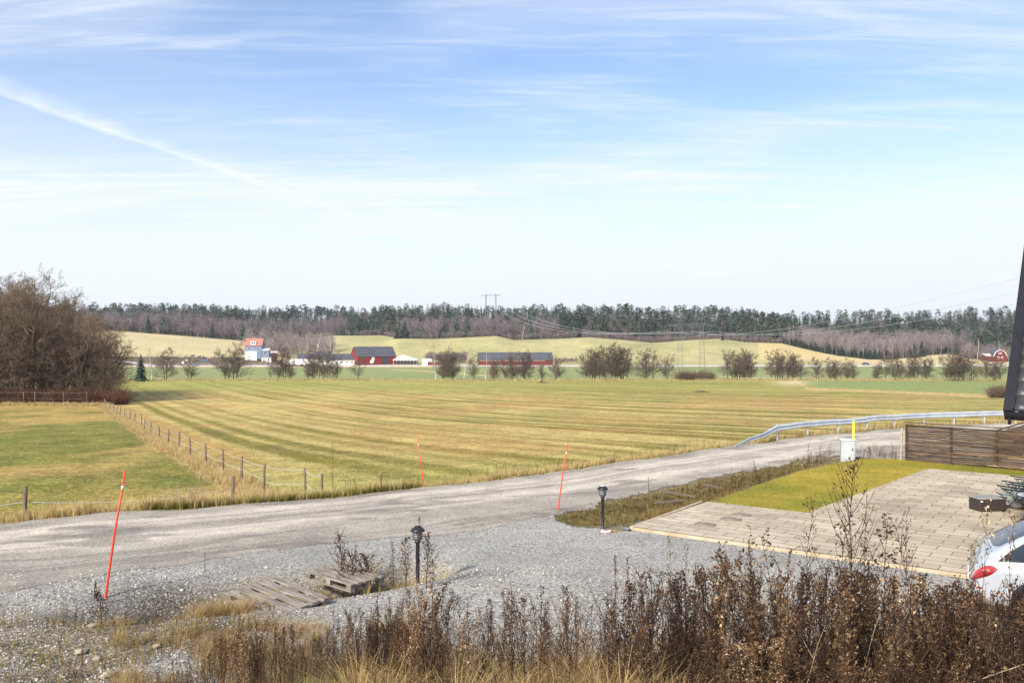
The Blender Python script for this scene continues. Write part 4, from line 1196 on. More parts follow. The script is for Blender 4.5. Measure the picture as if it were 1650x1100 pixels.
# small blue car on the far road
def small_car(px, D, label):
    r = empty('parked_car', P(px, D, .68), 0, label, 'car')
    M_blue = mat('steel_blue_paint', (70, 92, 116), (62, 84, 108), scale=1, rough=.35)
    body = [(-2.1, .35), (2.1, .35), (2.15, .75), (1.3, .92), (.7, 1.42), (-1.1, 1.45), (-1.9, .98), (-2.15, .85)]
    m = MB(); m.prism(body, -.85, .85, Matrix.Rotation(math.pi / 2, 4, 'X')); m.build('body', M_blue, r)
    m = MB(); m.prism([(.95, .96), (.55, 1.34), (-1.0, 1.36), (-1.5, .98)], -.87, .87, Matrix.Rotation(math.pi / 2, 4, 'X')); m.build('side_window', M_glass, r)
    wheels(r, (-1.3, 1.3), .32, -.8, .8, M_tyre)
small_car(1395, 503, 'small blue grey car driving on the far road at the right')
# paddock: horses under rugs, feed boxes, fence posts
def horse(px, D, rz, coat, rug, label, head_down=False):
    r = empty('horse', P(px, D, 0), rz, label, 'horse')
    bm_m = bpy.data.meshes.new('body')
    J = {'c': (0, 0, 1.2), 'r': (-.75, 0, 1.25), 's': (.55, 0, 1.25), 'n1': (.95, 0, 1.45 if not head_down else 1.1), 'n2': (1.25, 0, 1.85 if not head_down else .7), 'h1': (1.45, 0, 1.85 if not head_down else .45), 'h2': (1.85, 0, 1.6 if not head_down else .12), 't': (-1.0, 0, 1.15), 't2': (-1.08, 0, .55)}
    names = list(J); V = [J[k] for k in names]; rad = {'c': .36, 'r': .34, 's': .36, 'n1': .24, 'n2': .15, 'h1': .14, 'h2': .08, 't': .07, 't2': .05}
    Rr = [rad[k] for k in names]; ix = {k: i for i, k in enumerate(names)}
    Ed = [('c', 'r'), ('c', 's'), ('s', 'n1'), ('n1', 'n2'), ('n2', 'h1'), ('h1', 'h2'), ('r', 't'), ('t', 't2')]; Ed = [(ix[a], ix[b]) for a, b in Ed]
    for sx, root in ((1, 's'), (-1, 'r')):
        for sy in (1, -1):
            x0 = .5 if sx > 0 else -.7
            pts = [(x0, sy * .18, .85, .16), (x0 + .03 * sx, sy * .2, .5, .08), (x0 - (.06 if sx < 0 else 0), sy * .2, .28, .06), (x0, sy * .2, .03, .07)]
            pr = ix[root]
            for (a, b_, c, rr_) in pts:
                V.append((a, b_, c)); Rr.append(rr_); Ed.append((pr, len(V) - 1)); pr = len(V) - 1
    bm_m.from_pydata(V, Ed, []); bm_m.materials.append(coat)
    o = bpy.data.objects.new('body', bm_m); link(o, r)
    md = o.modifiers.new('skin', 'SKIN'); md.use_smooth_shade = True
    for i, sv_ in enumerate(bm_m.skin_vertices[0].data if bm_m.skin_vertices else []): sv_.radius = (Rr[i], Rr[i])
    if not bm_m.skin_vertices:
        import bmesh
        b2 = bmesh.new(); b2.from_mesh(bm_m); ly = b2.verts.layers.skin.verify()
        b2.verts.ensure_lookup_table()
        for i, v in enumerate(b2.verts): v[ly].radius = (Rr[i], Rr[i]); v[ly].use_root = (i == 0)
        b2.to_mesh(bm_m); b2.free()
    o.modifiers.new('sub', 'SUBSURF').levels = 1
    if rug:
        m = MB(); T = Matrix.Translation((-.1, 0, 1.2)) @ Matrix.Rotation(math.pi / 2, 4, 'Y')
        m.lathe([(.30, -.98), (.41, -.9), (.44, -.3), (.44, .4), (.38, .78), (.30, .85)], 14, T); m.build('rug', rug, r)
    m = MB(); m.box((1.0 if not head_down else 1.1, 0, 1.78 if not head_down else 1.05), (.5, .05, .22), M=Matrix.Rotation(0, 4, 'Y')); m.build('mane', M_under_c, r)
    return r
M_hb = mat('brown_coat', (92, 58, 40), (74, 46, 32), scale=2); M_ht = mat('tan_coat', (190, 160, 124), (170, 140, 108), scale=2); M_hw = mat('white_coat', (214, 206, 198), (196, 188, 180), scale=2); M_hk = mat('black_coat', (44, 40, 40), (34, 32, 32), scale=2)
M_rb = mat('navy_rug', (56, 62, 90), (46, 50, 76), scale=2); M_rg = mat('lavender_rug', (150, 150, 182), (136, 136, 168), scale=2); M_rbl = mat('dark_rug', (50, 54, 66), (42, 46, 58), scale=2)
horse(311, 575, 0, M_hk, M_rbl, 'dark horse standing at the upper edge of the paddock, leftmost')
horse(321, 562, .3, M_hb, M_rb, 'horse in a navy rug, left of the group in the paddock middle')
horse(326, 560, -.6, M_hb, M_rg, 'horse in a lavender rug in the paddock middle')
horse(330, 556, 2.9, M_hb, None, 'dark brown horse between the lavender rug and the tan horse')
horse(337, 555, .1, M_ht, None, 'tan horse at the right end of the paddock group')
horse(358, 577, .4, M_hk, M_rg, 'horse in a pale rug at the upper paddock edge, below the hillside')
horse(301, 540, 3.0, M_hw, None, 'white horse at the left in the paddock', True)
horse(425, 540, .1, M_hb, None, 'brown horse grazing below the small white cabin', True)
def trough(px, D, m_, label, d=(3.2, 1.6, 1.1), cat='feed trough'):
    r = empty('feed_trough', P(px, D, 0), .1, label, cat)
    m = MB(); a, b_, c = d
    for cc, ds in (((0, 0, .1), (a, b_, .12)), ((0, -b_ / 2, c / 2 + .06), (a, .1, c)), ((0, b_ / 2, c / 2 + .06), (a, .1, c)), ((-a / 2, 0, c / 2 + .06), (.1, b_ - .1, c)), ((a / 2, 0, c / 2 + .06), (.1, b_ - .1, c))): m.box(cc, ds)
    m.build('box', m_, r)
trough(332, 546, mat('blue_plastic', (70, 110, 160), (60, 98, 148)), 'long low blue feed trough in the paddock')
trough(317.5, 528, mat('light_blue_plastic', (110, 190, 226), (96, 176, 214)), 'light blue box in the paddock near the far road', (2.2, 1.5, 1.3), 'box')
trough(295, 529, M_whitep, 'white box in the paddock near the far road, leftmost', (1.1, 1.1, 1.6), 'box')
pf = empty('paddock_fence', P(300, 520), 0, 'thin wooden rail fence along the near side of the paddock', 'fence')
x0, y0, z0 = pf.location
pp = [P(p, 516 if p > 300 else 519) for p in np.linspace(262, 452, 24)]
for q in pp:
    m = MB(); m.tube([(q[0] - x0, q[1] - y0, q[2] - z0 - .3), (q[0] - x0, q[1] - y0, q[2] - z0 + 1.4)], .08, 6); m.build('post', M_pale, pf)
for hh in (.7, 1.25):
    m = MB(); m.tube([(q[0] - x0, q[1] - y0, q[2] - z0 + hh) for q in pp], .05, 5); m.build('rail', M_pale, pf)
# ------------------------------------------------------------------ pylons and lines
M_galv = mat('galvanised_steel', (132, 136, 138), (112, 116, 118), scale=3, rough=.5, metal=.3)
def lattice(mb, p0, p1, w0, w1, n, r=.06):
    p0 = Vector(p0); p1 = Vector(p1)
    cs = [(-1, -1), (1, -1), (1, 1), (-1, 1)]
    q = lambda i, c: p0.lerp(p1, i / n) + Vector((c[0], c[1], 0)) * (w0 + (w1 - w0) * i / n) / 2
    for c in cs: mb.tube([q(0, c), q(n, c)], r, 4, cap=False)
    for i in range(n):
        for a in range(4):
            c, d = cs[a], cs[(a + 1) % 4]
            if (i + a) % 2: c, d = d, c
            mb.tube([q(i, c), q(i + 1, d)], r * .6, 3, cap=False)
def pylon(name, label, loc, rz, leg, hgt, beam, w0, w1, n, lean, r=.06, horn=2.6):
    rt = empty(name, loc, rz, label, 'pylon')
    tops = []
    for s in (-1, 1):
        m = MB(); lattice(m, (s * (leg / 2 + lean), 0, -1), (s * leg / 2, 0, hgt), w0, w1, n, r); m.build('leg', M_galv, rt)
        m = MB(); m.tube([(s * leg / 2, 0, hgt), (s * leg / 2, 0, hgt + horn)], [r * 2, r], 5); m.build('horn', M_galv, rt)
    m = MB()
    for z in (hgt - .5, hgt + .35): m.tube([(-beam / 2, 0, z if z < hgt else hgt - .1), (-leg / 2, 0, z), (leg / 2, 0, z), (beam / 2, 0, z if z < hgt else hgt - .1)], r * 1.2, 4)
    k = 12
    for i in range(k): m.tube([(-beam / 2 + beam * i / k, 0, hgt - .5 + .8 * (i % 2)), (-beam / 2 + beam * (i + 1) / k, 0, hgt - .5 + .8 * ((i + 1) % 2))], r * .6, 3)
    m.build('crossbeam', M_galv, rt)
    for x in (-beam / 2 + .3, 0, beam / 2 - .3):
        m = MB(); m.tube([(x, 0, hgt - .5), (x, 0, hgt - 2.2)], .09, 5); m.build('insulator', M_glass, rt)
    return rt
NP = P(1113.5, 300); NH = 17.6
pylon('lattice_pylon', 'two legged lattice pylon standing by the creek in the green field', NP, R(-10), 7.1, NH + .6, 18, 2.0, 1.1, 15, .35, r=.05)
FPz = 48.0
pylon('distant_pylon', 'thin two legged pylon standing above the forest skyline', (at(791, 900), 900, Hs(at(791, 900), 900)), R(-8), 10, CZ + FPz - Hs(at(791, 900), 900), 20, 1.6, 1.0, 12, 1.5, r=.11, horn=1.6)
M_wire = mat('aluminium_wire', (196, 198, 204), (180, 182, 188), scale=1, rough=.5)
A0 = np.array([at(1113.5, 300), 300, NP[2] + NH - 1.6]); A1 = np.array([at(791, 900), 900, CZ + FPz - 2.3]); A2 = np.array([62., 60., CZ + 10.0])
for i, (o, nm) in enumerate(((-8.7, 'left'), (0, 'middle'), (8.7, 'right'))):
    pts = []
    for t in np.linspace(0, 1, 50):
        p = A1 * (1 - t) + A0 * t; p = p.copy(); p[2] -= 4 * t * (1 - t) * 12.5; p[0] += o; pts.append(p)
    for t in np.linspace(0, 1, 40)[1:]:
        p = A0 * (1 - t) + A2 * t; p = p.copy(); p[2] -= 4 * t * (1 - t) * 4.4; p[0] += o * (1 - t * .2); p[1] += o * .15; pts.append(p)
    m = MB(); m.tube(pts, [max(.018, min(.075, p[1] * .00012 + .004)) for p in pts], 4, cap=False)
    tag(m.build('power_line', M_wire), '%s of the three power lines crossing the valley over the creek' % nm, 'power line')
# brown mounds in the field
M_soil = mat('turned_soil', (96, 70, 48), (66, 48, 34), scale=5, bump=1)
for (p, D, s, lab) in ((875, 245, 1.0, 'small dark mound with a stump in the far part of the striped field'), (1131, 186, 1.1, 'flat brown heap of old straw in the striped field at the right')):
    r_ = np.random.default_rng(int(p)); m = MB(); n = 14; vs = [(0, 0, .3 * s)]
    for k in range(n):
        t = 2 * math.pi * k / n; vs.append((1.3 * s * math.cos(t) * (.8 + .4 * r_.random()), .7 * s * math.sin(t), .14 * s * r_.random() + .05))
    for k in range(n):
        t = 2 * math.pi * k / n; vs.append((1.9 * s * math.cos(t), 1.1 * s * math.sin(t), -.08))
    m.add(vs, [(0, 1 + k, 1 + (k + 1) % n) for k in range(n)] + [(1 + k, 1 + n + k, 1 + n + (k + 1) % n, 1 + (k + 1) % n) for k in range(n)])
    if p < 1000: m.tube([(-.5, 0, 0), (-.45, 0, .75), (-.1, 0, 1.1)], [.25, .2, .12], 7)
    o = m.build('soil_mound', M_soil); o.location = P(p, D); tag(o, lab, 'mound')

# ------------------------------------------------------------------ roadside furniture
M_orange_p = mat('orange_plastic', (236, 70, 34), (224, 62, 30), scale=3, rough=.45)
M_refl = mat('white_reflector', (228, 226, 226), (214, 212, 212), scale=4, rough=.3)
def stick(px, D, px_top, length, label, rad, tilt_y=0.0):
    b = P(px, D); ex = empty('snow_stick', b, 0, label, 'snow stick', 'orange snow sticks along the road')
    dx = (px_top - px) / FPX * D
    m = MB(); m.tube([(-dx * .12, 0, -.25), (0, 0, 0), (dx * .45, tilt_y * .5, length * .5), (dx, tilt_y, length)], [rad, rad, rad * .95, rad * .8], 8); m.build('rod', M_orange_p, ex)
    m = MB(); f0, f1 = .855, .885
    g = lambda f: (dx * (.45 + (f - .5) * 1.1), tilt_y * f, length * f)
    m.tube([g(f0), g(f1)], rad * 1.12, 8); m.build('reflector_band', M_refl, ex)
stick(170, 14.5, 202, 2.12, 'tall orange snow stick at the left, nearest the camera', .020)
stick(899, 23.6, 915, 1.80, 'orange snow stick at the weedy corner right of the driveway mouth', .017)
stick(683, 28.2, 673, 1.62, 'orange snow stick at the far road edge in front of the striped field', .014)
M_blk = mat('black_lacquer', (38, 42, 48), (30, 33, 38), scale=6, rough=.4)
M_opal = mat('frosted_lamp_glass', (200, 202, 200), (186, 188, 188), scale=5, rough=.3)
def bollard(px, D, h, label, top):
    r = empty('bollard_lamp', P(px, D), 0, label, 'bollard lamp', 'black bollard lamps by the driveway')
    m = MB(); m.lathe([(.05, -.2), (.05, .0), (.034, .02), (.034, h - .26), (.05, h - .25), (.055, h - .2)], 16); m.build('post', M_blk, r)
    m = MB(); m.lathe([(.05, h - .2), (.075, h - .17), (.08, h - .06), (.06, h - .045)], 18); gl = m.build('lamp_glass', M_opal, r)
    for z in (h - .165, h - .125, h - .085):
        m = MB(); m.lathe([(.072, z - .008), (.095, z - .014), (.098, z - .006), (.075, z + .006)], 18); m.build('louvre_ring', M_blk, r)
    m = MB(); m.lathe([(.12, h - .05), (.135, h - .035), (.12, h - .01), (.075, h + .03), (.02, h + .045)], 20); cp = m.build('cap', M_blk, r)
    m = MB(); m.lathe([(.06, h + .036), (.055, h + .052), (.01, h + .06)], 14); m.build('cap_plate', top, cp)
bollard(971, 20.9, 1.0, 'black bollard lamp at the corner of the paved yard', M_opal)
bollard(673, 15.6, 1.02, 'black bollard lamp behind the dry weeds left of the driveway', M_blk)
# electricity cabinet and yellow marker
cx_, cy_, cz_ = P(1366, 32.6)
r = empty('utility_cabinet', (cx_, cy_, cz_), R(-14), 'pale grey utility cabinet at the far corner of the lawn', 'cabinet')
M_cab = mat('grey_cabinet_paint', (176, 182, 184), (160, 166, 168), scale=2.5, rough=.55)
m = MB(); m.box((0, 0, .38), (.50, .34, .84), bev=.015); m.build('body', M_cab, r)
m = MB(); m.box((0, 0, .83), (.55, .39, .05), bev=.015); m.build('lid', mat('cabinet_lid_paint', (214, 218, 218), (200, 204, 204)), r)
m = MB(); m.box((0, -.177, .42), (.43, .012, .66), bev=.004); d_ = m.build('door', M_cab, r)
m = MB(); m.box((.15, -.19, .48), (.03, .02, .10)); m.build('handle', M_blk, d_)
r = empty('yellow_marker', P(1375.5, 33.6), 0, 'bright yellow marker post behind the grey cabinet', 'marker post')
m = MB(); m.tube([(0, 0, -.2), (0, 0, 1.42)], .040, 10); m.tube([(0, 0, 1.42), (.01, 0, 1.47)], [.040, .02], 10); m.build('post', mat('yellow_plastic', (244, 222, 20), (232, 208, 16), rough=.45), r)
# guard rail --------------------------------------------------------------
gr = empty('guard_rail', P(1243, 42.4), 0, 'galvanised steel guard rail along the outside of the road bend', 'guard rail')
gl0 = Vector(gr.location)
def gpt(x, off=.35): return (x, float(E(x)) + off)
rp = []
xs = np.concatenate([[10.4], np.arange(12.9, 90, .5)])
prof = [(0, .155), (.035, .14), (.075, .10), (.075, .06), (.02, .02), (.02, -.02), (.075, -.06), (.075, -.10), (.035, -.14), (0, -.155)]
V = []; F = []; np_ = len(prof); sx = []
cl = [(10.0, float(E(10.0)) - .15, Hs(10.0, float(E(10.0))) - .02)]
for f in (.33, .66): cl.append((10.0 + 2.9 * f, float(E(10 + 2.9 * f)) - .15 + .35 * f, Hs(10 + 2.9 * f, float(E(10 + 2.9 * f))) + .02 + .56 * f))
for x in np.arange(12.9, 90, .6): cl.append((x, float(E(x)) + .15, Hs(x, float(E(x))) + .60))
for i, p in enumerate(cl):
    p = Vector(p); a = Vector(cl[max(i - 1, 0)]); b = Vector(cl[min(i + 1, len(cl) - 1)])
    d = (b - a); d.z = 0; d.normalize(); nrm_ = Vector((d.y, -d.x, 0))
    tw = 1.0 if i > 2 else (.35 + .2 * i)
    for (u_, w_) in prof: V.append(tuple(p - gl0 + nrm_ * (u_ + (abs(w_) * .6 if i <= 2 else 0)) + Vector((0, 0, w_ * tw))))
    for (u_, w_) in prof: V.append(tuple(p - gl0 + nrm_ * (u_ - .006 + (abs(w_) * .6 if i <= 2 else 0)) + Vector((0, 0, w_ * tw))))
for i in range(len(cl) - 1):
    for k in range(np_ - 1):
        a = i * 2 * np_ + k; b = a + 2 * np_
        F.append((a, b, b + 1, a + 1)); F.append((a + np_, a + np_ + 1, b + np_ + 1, b + np_))
M_rail = mat('galvanised_rail', (206, 212, 216), (186, 192, 198), scale=1.5, rough=.38, metal=.35)
mesh_np('rail', V, F, M_rail, parent=gr, smooth=False)
x = 12.95
while x < 88:
    yy = float(E(x)) + .12; z = Hs(x, yy)
    m = MB(); m.box((x - gl0.x, yy + .09 - gl0.y, z + .30 - gl0.z), (.06, .11, .96)); m.box((x - gl0.x, yy + .02 - gl0.y, z + .58 - gl0.z), (.10, .05, .16)); m.build('post', M_rail, gr)
    x += 2.05 if x < 20 else 2.2
# slatted fence ------------------------------------------------------------
F0 = Vector((14.75, 32.6, Hs(14.75, 32.6))); F1 = Vector((22.4, 25.3, 0.02))
fr = empty('slatted_fence', F0, math.atan2(F1.y - F0.y, F1.x - F0.x), 'brown weathered fence of narrow horizontal slats behind the yard', 'fence')
Lf = (F1 - F0).length
def slat_mat():
    m = bpy.data.materials.new('weathered_slats'); m.use_nodes = True
    N = m.node_tree.nodes; L = m.node_tree.links; b = N['Principled BSDF']; b.inputs['Roughness'].default_value = .9
    a = N.new('ShaderNodeAttribute'); a.attribute_name = 'rnd'; t = N.new('ShaderNodeTexCoord'); mp = N.new('ShaderNodeMapping'); mp.inputs['Scale'].default_value = (1.2, 8, 20)
    L.new(t.outputs['Object'], mp.inputs[0]); n = N.new('ShaderNodeTexNoise'); n.inputs['Scale'].default_value = 2; n.inputs['Detail'].default_value = 5; L.new(mp.outputs[0], n.inputs['Vector'])
    ad = N.new('ShaderNodeMath'); ad.operation = 'ADD'; L.new(a.outputs['Fac'], ad.inputs[0])
    mr = N.new('ShaderNodeMapRange'); L.new(n.outputs[0], mr.inputs[0])
    for i, q_ in enumerate((.3, .7, -.35, .35)): mr.inputs[i + 1].default_value = q_
    L.new(mr.outputs[0], ad.inputs[1])
    r = N.new('ShaderNodeValToRGB'); cr = r.color_ramp; cr.elements[0].color = (*lin((58, 44, 34)), 1); cr.elements[1].color = (*lin((196, 178, 158)), 1)
    for p_, c in ((.35, (92, 72, 52)), (.6, (120, 96, 70)), (.78, (160, 116, 76))):
        e = cr.elements.new(p_); e.color = (*lin(c), 1)
    L.new(ad.outputs[0], r.inputs[0]); L.new(r.outputs[0], b.inputs['Base Color'])
    return m
M_slat = slat_mat()
ns = 21
for (a, b_) in ((0, 4.65), (4.66, Lf)):
    V = []; F = []; Rn = []
    for k in range(ns):
        z = .06 + k * 1.38 / ns; nseg = 3
        cuts = np.concatenate([[a], np.sort(rng.uniform(a + .5, b_ - .5, 2)), [b_]])
        for c0, c1 in zip(cuts[:-1], cuts[1:]):
            b0 = len(V); dzz = rng.normal(0, .003); hgt = .027 + rng.normal(0, .0015)
            for xx_ in (c0, c1 - .004):
                V += [(xx_, -.012, z - hgt + dzz), (xx_, .012, z - hgt + dzz), (xx_, .012, z + hgt + dzz), (xx_, -.012, z + hgt + dzz)]
            F += [(b0, b0 + 4, b0 + 7, b0 + 3), (b0 + 1, b0 + 2, b0 + 6, b0 + 5), (b0 + 3, b0 + 7, b0 + 6, b0 + 2), (b0, b0 + 1, b0 + 5, b0 + 4), (b0, b0 + 3, b0 + 2, b0 + 1), (b0 + 4, b0 + 5, b0 + 6, b0 + 7)]
            v = -.05 + rng.random() * .5 + (.25 if (k < 7 and rng.random() < .5) else 0); Rn += [v] * 8
    mesh_np('slat_panel', V, F, M_slat, parent=fr, attrs={'rnd': Rn})
M_fpost = mat('fence_post_wood', (88, 70, 52), (66, 52, 38), scale=5, stretch=(1, 1, .2))
for xx_ in (.05, 1.6, 3.1, 4.65, 6.2, 7.8, Lf - .05):
    m = MB(); m.box((xx_, .06, .65), (.07, .09, 1.5)); m.build('post', M_fpost, fr)
m = MB(); m.box((Lf / 2, .0, 1.475), (Lf, .075, .03)); m.build('cap_board', M_fpost, fr)
m = MB(); m.box((-.16, 0, .6), (.05, .05, 1.35), M=Matrix.Rotation(.04, 4, 'Y')); m.build('end_stake', mat('pale_stake', (186, 168, 142), (160, 142, 118), scale=6), fr)
r = empty('plank_fence', P(1601, 34.5), R(44), 'brown fence of upright boards rising behind the slatted fence', 'fence')
for k in range(32):
    m = MB(); m.box((k * .145, 0, .53 + .004 * k), (.13, .02, 1.28)); m.build('board', mat('upright_board_wood', (140, 118, 90), (98, 80, 60), scale=4, stretch=(6, 6, .6)), r)
m = MB(); m.box((2.3, 0, 1.22 + .06), (4.7, .06, .04), M=Matrix.Rotation(-.028, 4, 'Y') @ Matrix.Translation((0, 0, -.02))); m.build('cap_board', M_fpost, r)
# wire fences --------------------------------------------------------------
M_post = mat('grey_post_wood', (120, 104, 86), (84, 72, 60), scale=6, stretch=(1, 1, .2), bump=.5)
M_fw = mat('white_fence_tape', (200, 200, 196), (184, 184, 180), scale=3, rough=.6)
def wire_fence(label, pts, heights, wires, rad=.045, wr=.011, lean=.05, sag=.05):
    r = empty('wire_fence', (pts[0][0], pts[0][1], Hs(*pts[0])), 0, label, 'fence'); o = Vector(r.location); tops = []
    for (x, y), h in zip(pts, heights):
        z = Hs(x, y); lx, ly = rng.normal(0, lean, 2)
        m = MB(); m.tube([(x - o.x, y - o.y, z - o.z - .3), (x - o.x + lx * h, y - o.y + ly * h, z - o.z + h)], [rad, rad * .9], 7); m.build('post', M_post, r)
        tops.append((Vector((x, y, z)) - o, Vector((lx, ly, 0)), h))
    for f in wires:
        w = []
        for (a, la, ha), (b, lb, hb) in zip(tops[:-1], tops[1:]):
            A = a + la * f * ha + Vector((0, 0, ha * f)); B = b + lb * f * hb + Vector((0, 0, hb * f))
            for i in range(6):
                t = i / 6; q_ = A.lerp(B, t); q_.z -= sag * 4 * t * (1 - t) * (A - B).length * .25; w.append(q_)
        w.append(B)
        m = MB(); m.tube(w, wr, 4); m.build('wire', M_fw, r)
pf_ = [(-12.9, 38.0)]
t = 0
fp = [(-8.75, 30.6)]
for D in [33.5, 37, 40.5, 45, 49.5, 54.5, 59.5, 64, 69, 74, 79, 84.5, 90, 95, 100, 105.5, 111, 117, 123, 129]:
    fp.append((float(np.interp(D, [30, 38, 133], [-8.6, -12.9, -62.7])) + rng.normal(0, .12), D))
wire_fence('long wire fence running away between the pasture and the striped field', fp, [1.15] + [rng.uniform(1.0, 1.25) for _ in fp[1:]], (.55, .93), rad=.05, wr=.007)
wire_fence('short wire fence piece at the road corner of the striped field', [(-8.75, 30.6), (-7.3, 30.8), (-6.35, 28.9)], [1.16, 1.0, 1.0], (.45, .93), wr=.008, sag=.2)
lp = [(-22.0, 17.3), (-13.45, 23.1), (-8.1, 25.6), (-8.75, 30.6)]
wire_fence('white wire fence of two leaning posts along the left roadside', [(-22, 16.6), (float(at(38, 23.2)), 23.2), (float(at(375, 26.2)), 26.2)], [1.0, 1.08, 1.0], (.62,), rad=.06, wr=.009, sag=.12)
wire_fence('wire fence in front of the left grove', [(at(p, 129.5), 129.5) for p in (-60, -20, 38, 56, 102, 140)], [2.0] * 6, (.5, .95), rad=.07, wr=.006, lean=.02)

# ------------------------------------------------------------------ neighbouring house with the steep tiled roof
M_tile = mat('black_roof_tiles', (62, 60, 62), (46, 45, 47), scale=5, rough=.45, bump=.2)
M_tin = mat('black_sheet_metal', (34, 35, 40), (27, 28, 33), scale=2, rough=.55, spec=.3)
M_dkw = mat('black_stained_boards', (40, 38, 38), (30, 28, 28), scale=2, rough=.8, stretch=(6, 6, .3))
hx, hy = 10.2, 18.0; EZ = 3.02; PIT = R(47.8); SL = 6.6
hr_ = empty('neighbour_house', (hx, hy, 0), YROT - R(.9), 'dark house with steep black tiled roof at the right edge of the picture', 'house')
RM = Matrix.Translation((0, 0, EZ)) @ Matrix.Rotation(PIT, 4, 'X')          # x along the eave, y up the slope
V = []; F = []; nx = 150; course = .375; ncs = int(SL / course)
for k in range(ncs):
    for j, (yy, lift) in enumerate(((0, .048), (.001, .0), (.02, .052), (course * .5, .036), (course + .02, .012))):
        if j == 1: continue
        for i in range(nx + 1):
            x = .19 + i * .06; w = .5 + .5 * math.cos(2 * math.pi * x / .30); zz_ = lift + .034 * w ** 1.5
            if j == 0: zz_ = zz_ - .055
            V.append(RM @ Vector((x, k * course + yy, zz_ + .06)))
    b = k * 4 * (nx + 1)
    for j in range(3):
        for i in range(nx): F.append((b + j * (nx + 1) + i, b + j * (nx + 1) + i + 1, b + (j + 1) * (nx + 1) + i + 1, b + (j + 1) * (nx + 1) + i))
ro = mesh_np('roof', [tuple(v) for v in V], F, M_tile, parent=hr_, smooth=False)
m = MB(); m.box((4.7, SL / 2, -.02), (8.9, SL, .12), M=RM); m.build('roof_deck', M_dkw, hr_)
m = MB(); m.box((.085, SL / 2, .075), (.19, SL + .06, .13), M=RM, bev=.01); m.build('verge_board', M_tin, hr_)
m = MB(); m.box((.185, SL / 2, .155), (.022, SL, .05), M=RM); m.build('verge_flashing', M_tin, ro)
m = MB(); m.box((4.6, -.045, -.03), (9.2, .05, .22), M=RM); m.build('fascia', M_tin, hr_)
m = MB(); m.tube([(.02, -.11, EZ - .02), (9.2, -.11, EZ - .02)], .062, 10); m.build('gutter', M_tin, hr_)
m = MB(); m.tube([(.10, -.09, EZ - .03), (.10, -.06, EZ - .22)], .032, 8); m.build('gutter_outlet', M_tin, hr_)
yr = SL * math.cos(PIT); zr = EZ + SL * math.sin(PIT)
m = MB(); m.add([(0, yr, zr + .1), (9, yr, zr + .1), (9, yr * 2, EZ), (0, yr * 2, EZ), (0, yr, zr), (9, yr, zr), (9, yr * 2, EZ - .1), (0, yr * 2, EZ - .1)], [(0, 1, 2, 3), (7, 6, 5, 4), (0, 3, 7, 4), (1, 5, 6, 2), (2, 6, 7, 3)]); m.build('roof_back', M_tile, hr_)
wt = 1.15; mb = MB(); zc_ = EZ - .12 + wt * math.tan(PIT)
pr_ = [(wt, 0), (2 * yr - wt, 0), (2 * yr - wt, zc_ - .1), (yr, zr - .3), (wt, zc_ - .1)]
mb.add([(.55, y, z) for y, z in pr_] + [(8.6, y, z) for y, z in pr_], [(4, 3, 2, 1, 0), (5, 6, 7, 8, 9)] + [(i, (i + 1) % 5, 5 + (i + 1) % 5, 5 + i) for i in range(5)]); wl_ = mb.build('wall', M_dkw, hr_)
for k in range(24):
    y = wt + .1 + k * .29
    if y < 2 * yr - wt - .05:
        zt_ = min(zc_ + (min(y - wt, 2 * yr - wt - y)) * math.tan(PIT) - .3, zr - .5)
        m = MB(); m.box((.535, y, zt_ / 2), (.028, .05, zt_)); m.build('batten', M_dkw, wl_)
m = MB(); m.box((3.2, wt - .04, 1.2), (1.0, .06, 2.1)); d_ = m.build('door', M_grey, hr_); m = MB(); m.box((2.8, wt - .10, 1.1), (.03, .05, .14)); m.build('handle', M_galv, d_)
m = MB(); m.box((6.0, wt - .03, 1.5), (1.4, .06, 1.2)); f_ = m.build('window', M_whitep, hr_); m = MB(); m.box((6.0, wt - .07, 1.5), (1.2, .03, 1.0)); m.build('pane', M_glass, f_)

# ------------------------------------------------------------------ white car
CL = [(0.0, .74, .62, .62, .70), (0.03, .84, .74, .70, .86), (0.10, .90, .90, .74, .98), (0.24, .95, 1.00, .76, 1.13), (.34, .965, 1.03, .72, 1.19), (0.6, .98, 1.05, .68, 1.36), (.9, .99, 1.06, .655, 1.51), (1.45, .99, 1.06, .64, 1.61), (2.1, .985, 1.05, .62, 1.665), (2.8, .98, 1.03, .62, 1.63), (3.3, .97, 1.01, .66, 1.40), (3.8, .96, .99, .72, 1.12), (4.3, .94, .94, .70, 1.04), (4.68, .88, .84, .62, .92), (4.8, .78, .62, .5, .70)]
CLa = np.array(CL)
def crm(x, xs, ys):
    """smooth interpolation through stations"""
    i = int(np.clip(np.searchsorted(xs, x) - 1, 0, len(xs) - 2)); h = xs[i + 1] - xs[i]; t = (x - xs[i]) / h
    def sl_(j):
        if j <= 0 or j >= len(xs) - 1: return (ys[min(j + 1, len(xs) - 1)] - ys[max(j - 1, 0)]) / (xs[min(j + 1, len(xs) - 1)] - xs[max(j - 1, 0)])
        a, b = (ys[j] - ys[j - 1]) / (xs[j] - xs[j - 1]), (ys[j + 1] - ys[j]) / (xs[j + 1] - xs[j])
        return 0 if a * b <= 0 else 2 * a * b / (a + b)
    m0, m1 = sl_(i), sl_(i + 1)
    return ys[i] * (2 * t ** 3 - 3 * t * t + 1) + m0 * h * (t ** 3 - 2 * t * t + t) + ys[i + 1] * (-2 * t ** 3 + 3 * t * t) + m1 * h * (t ** 3 - t * t)
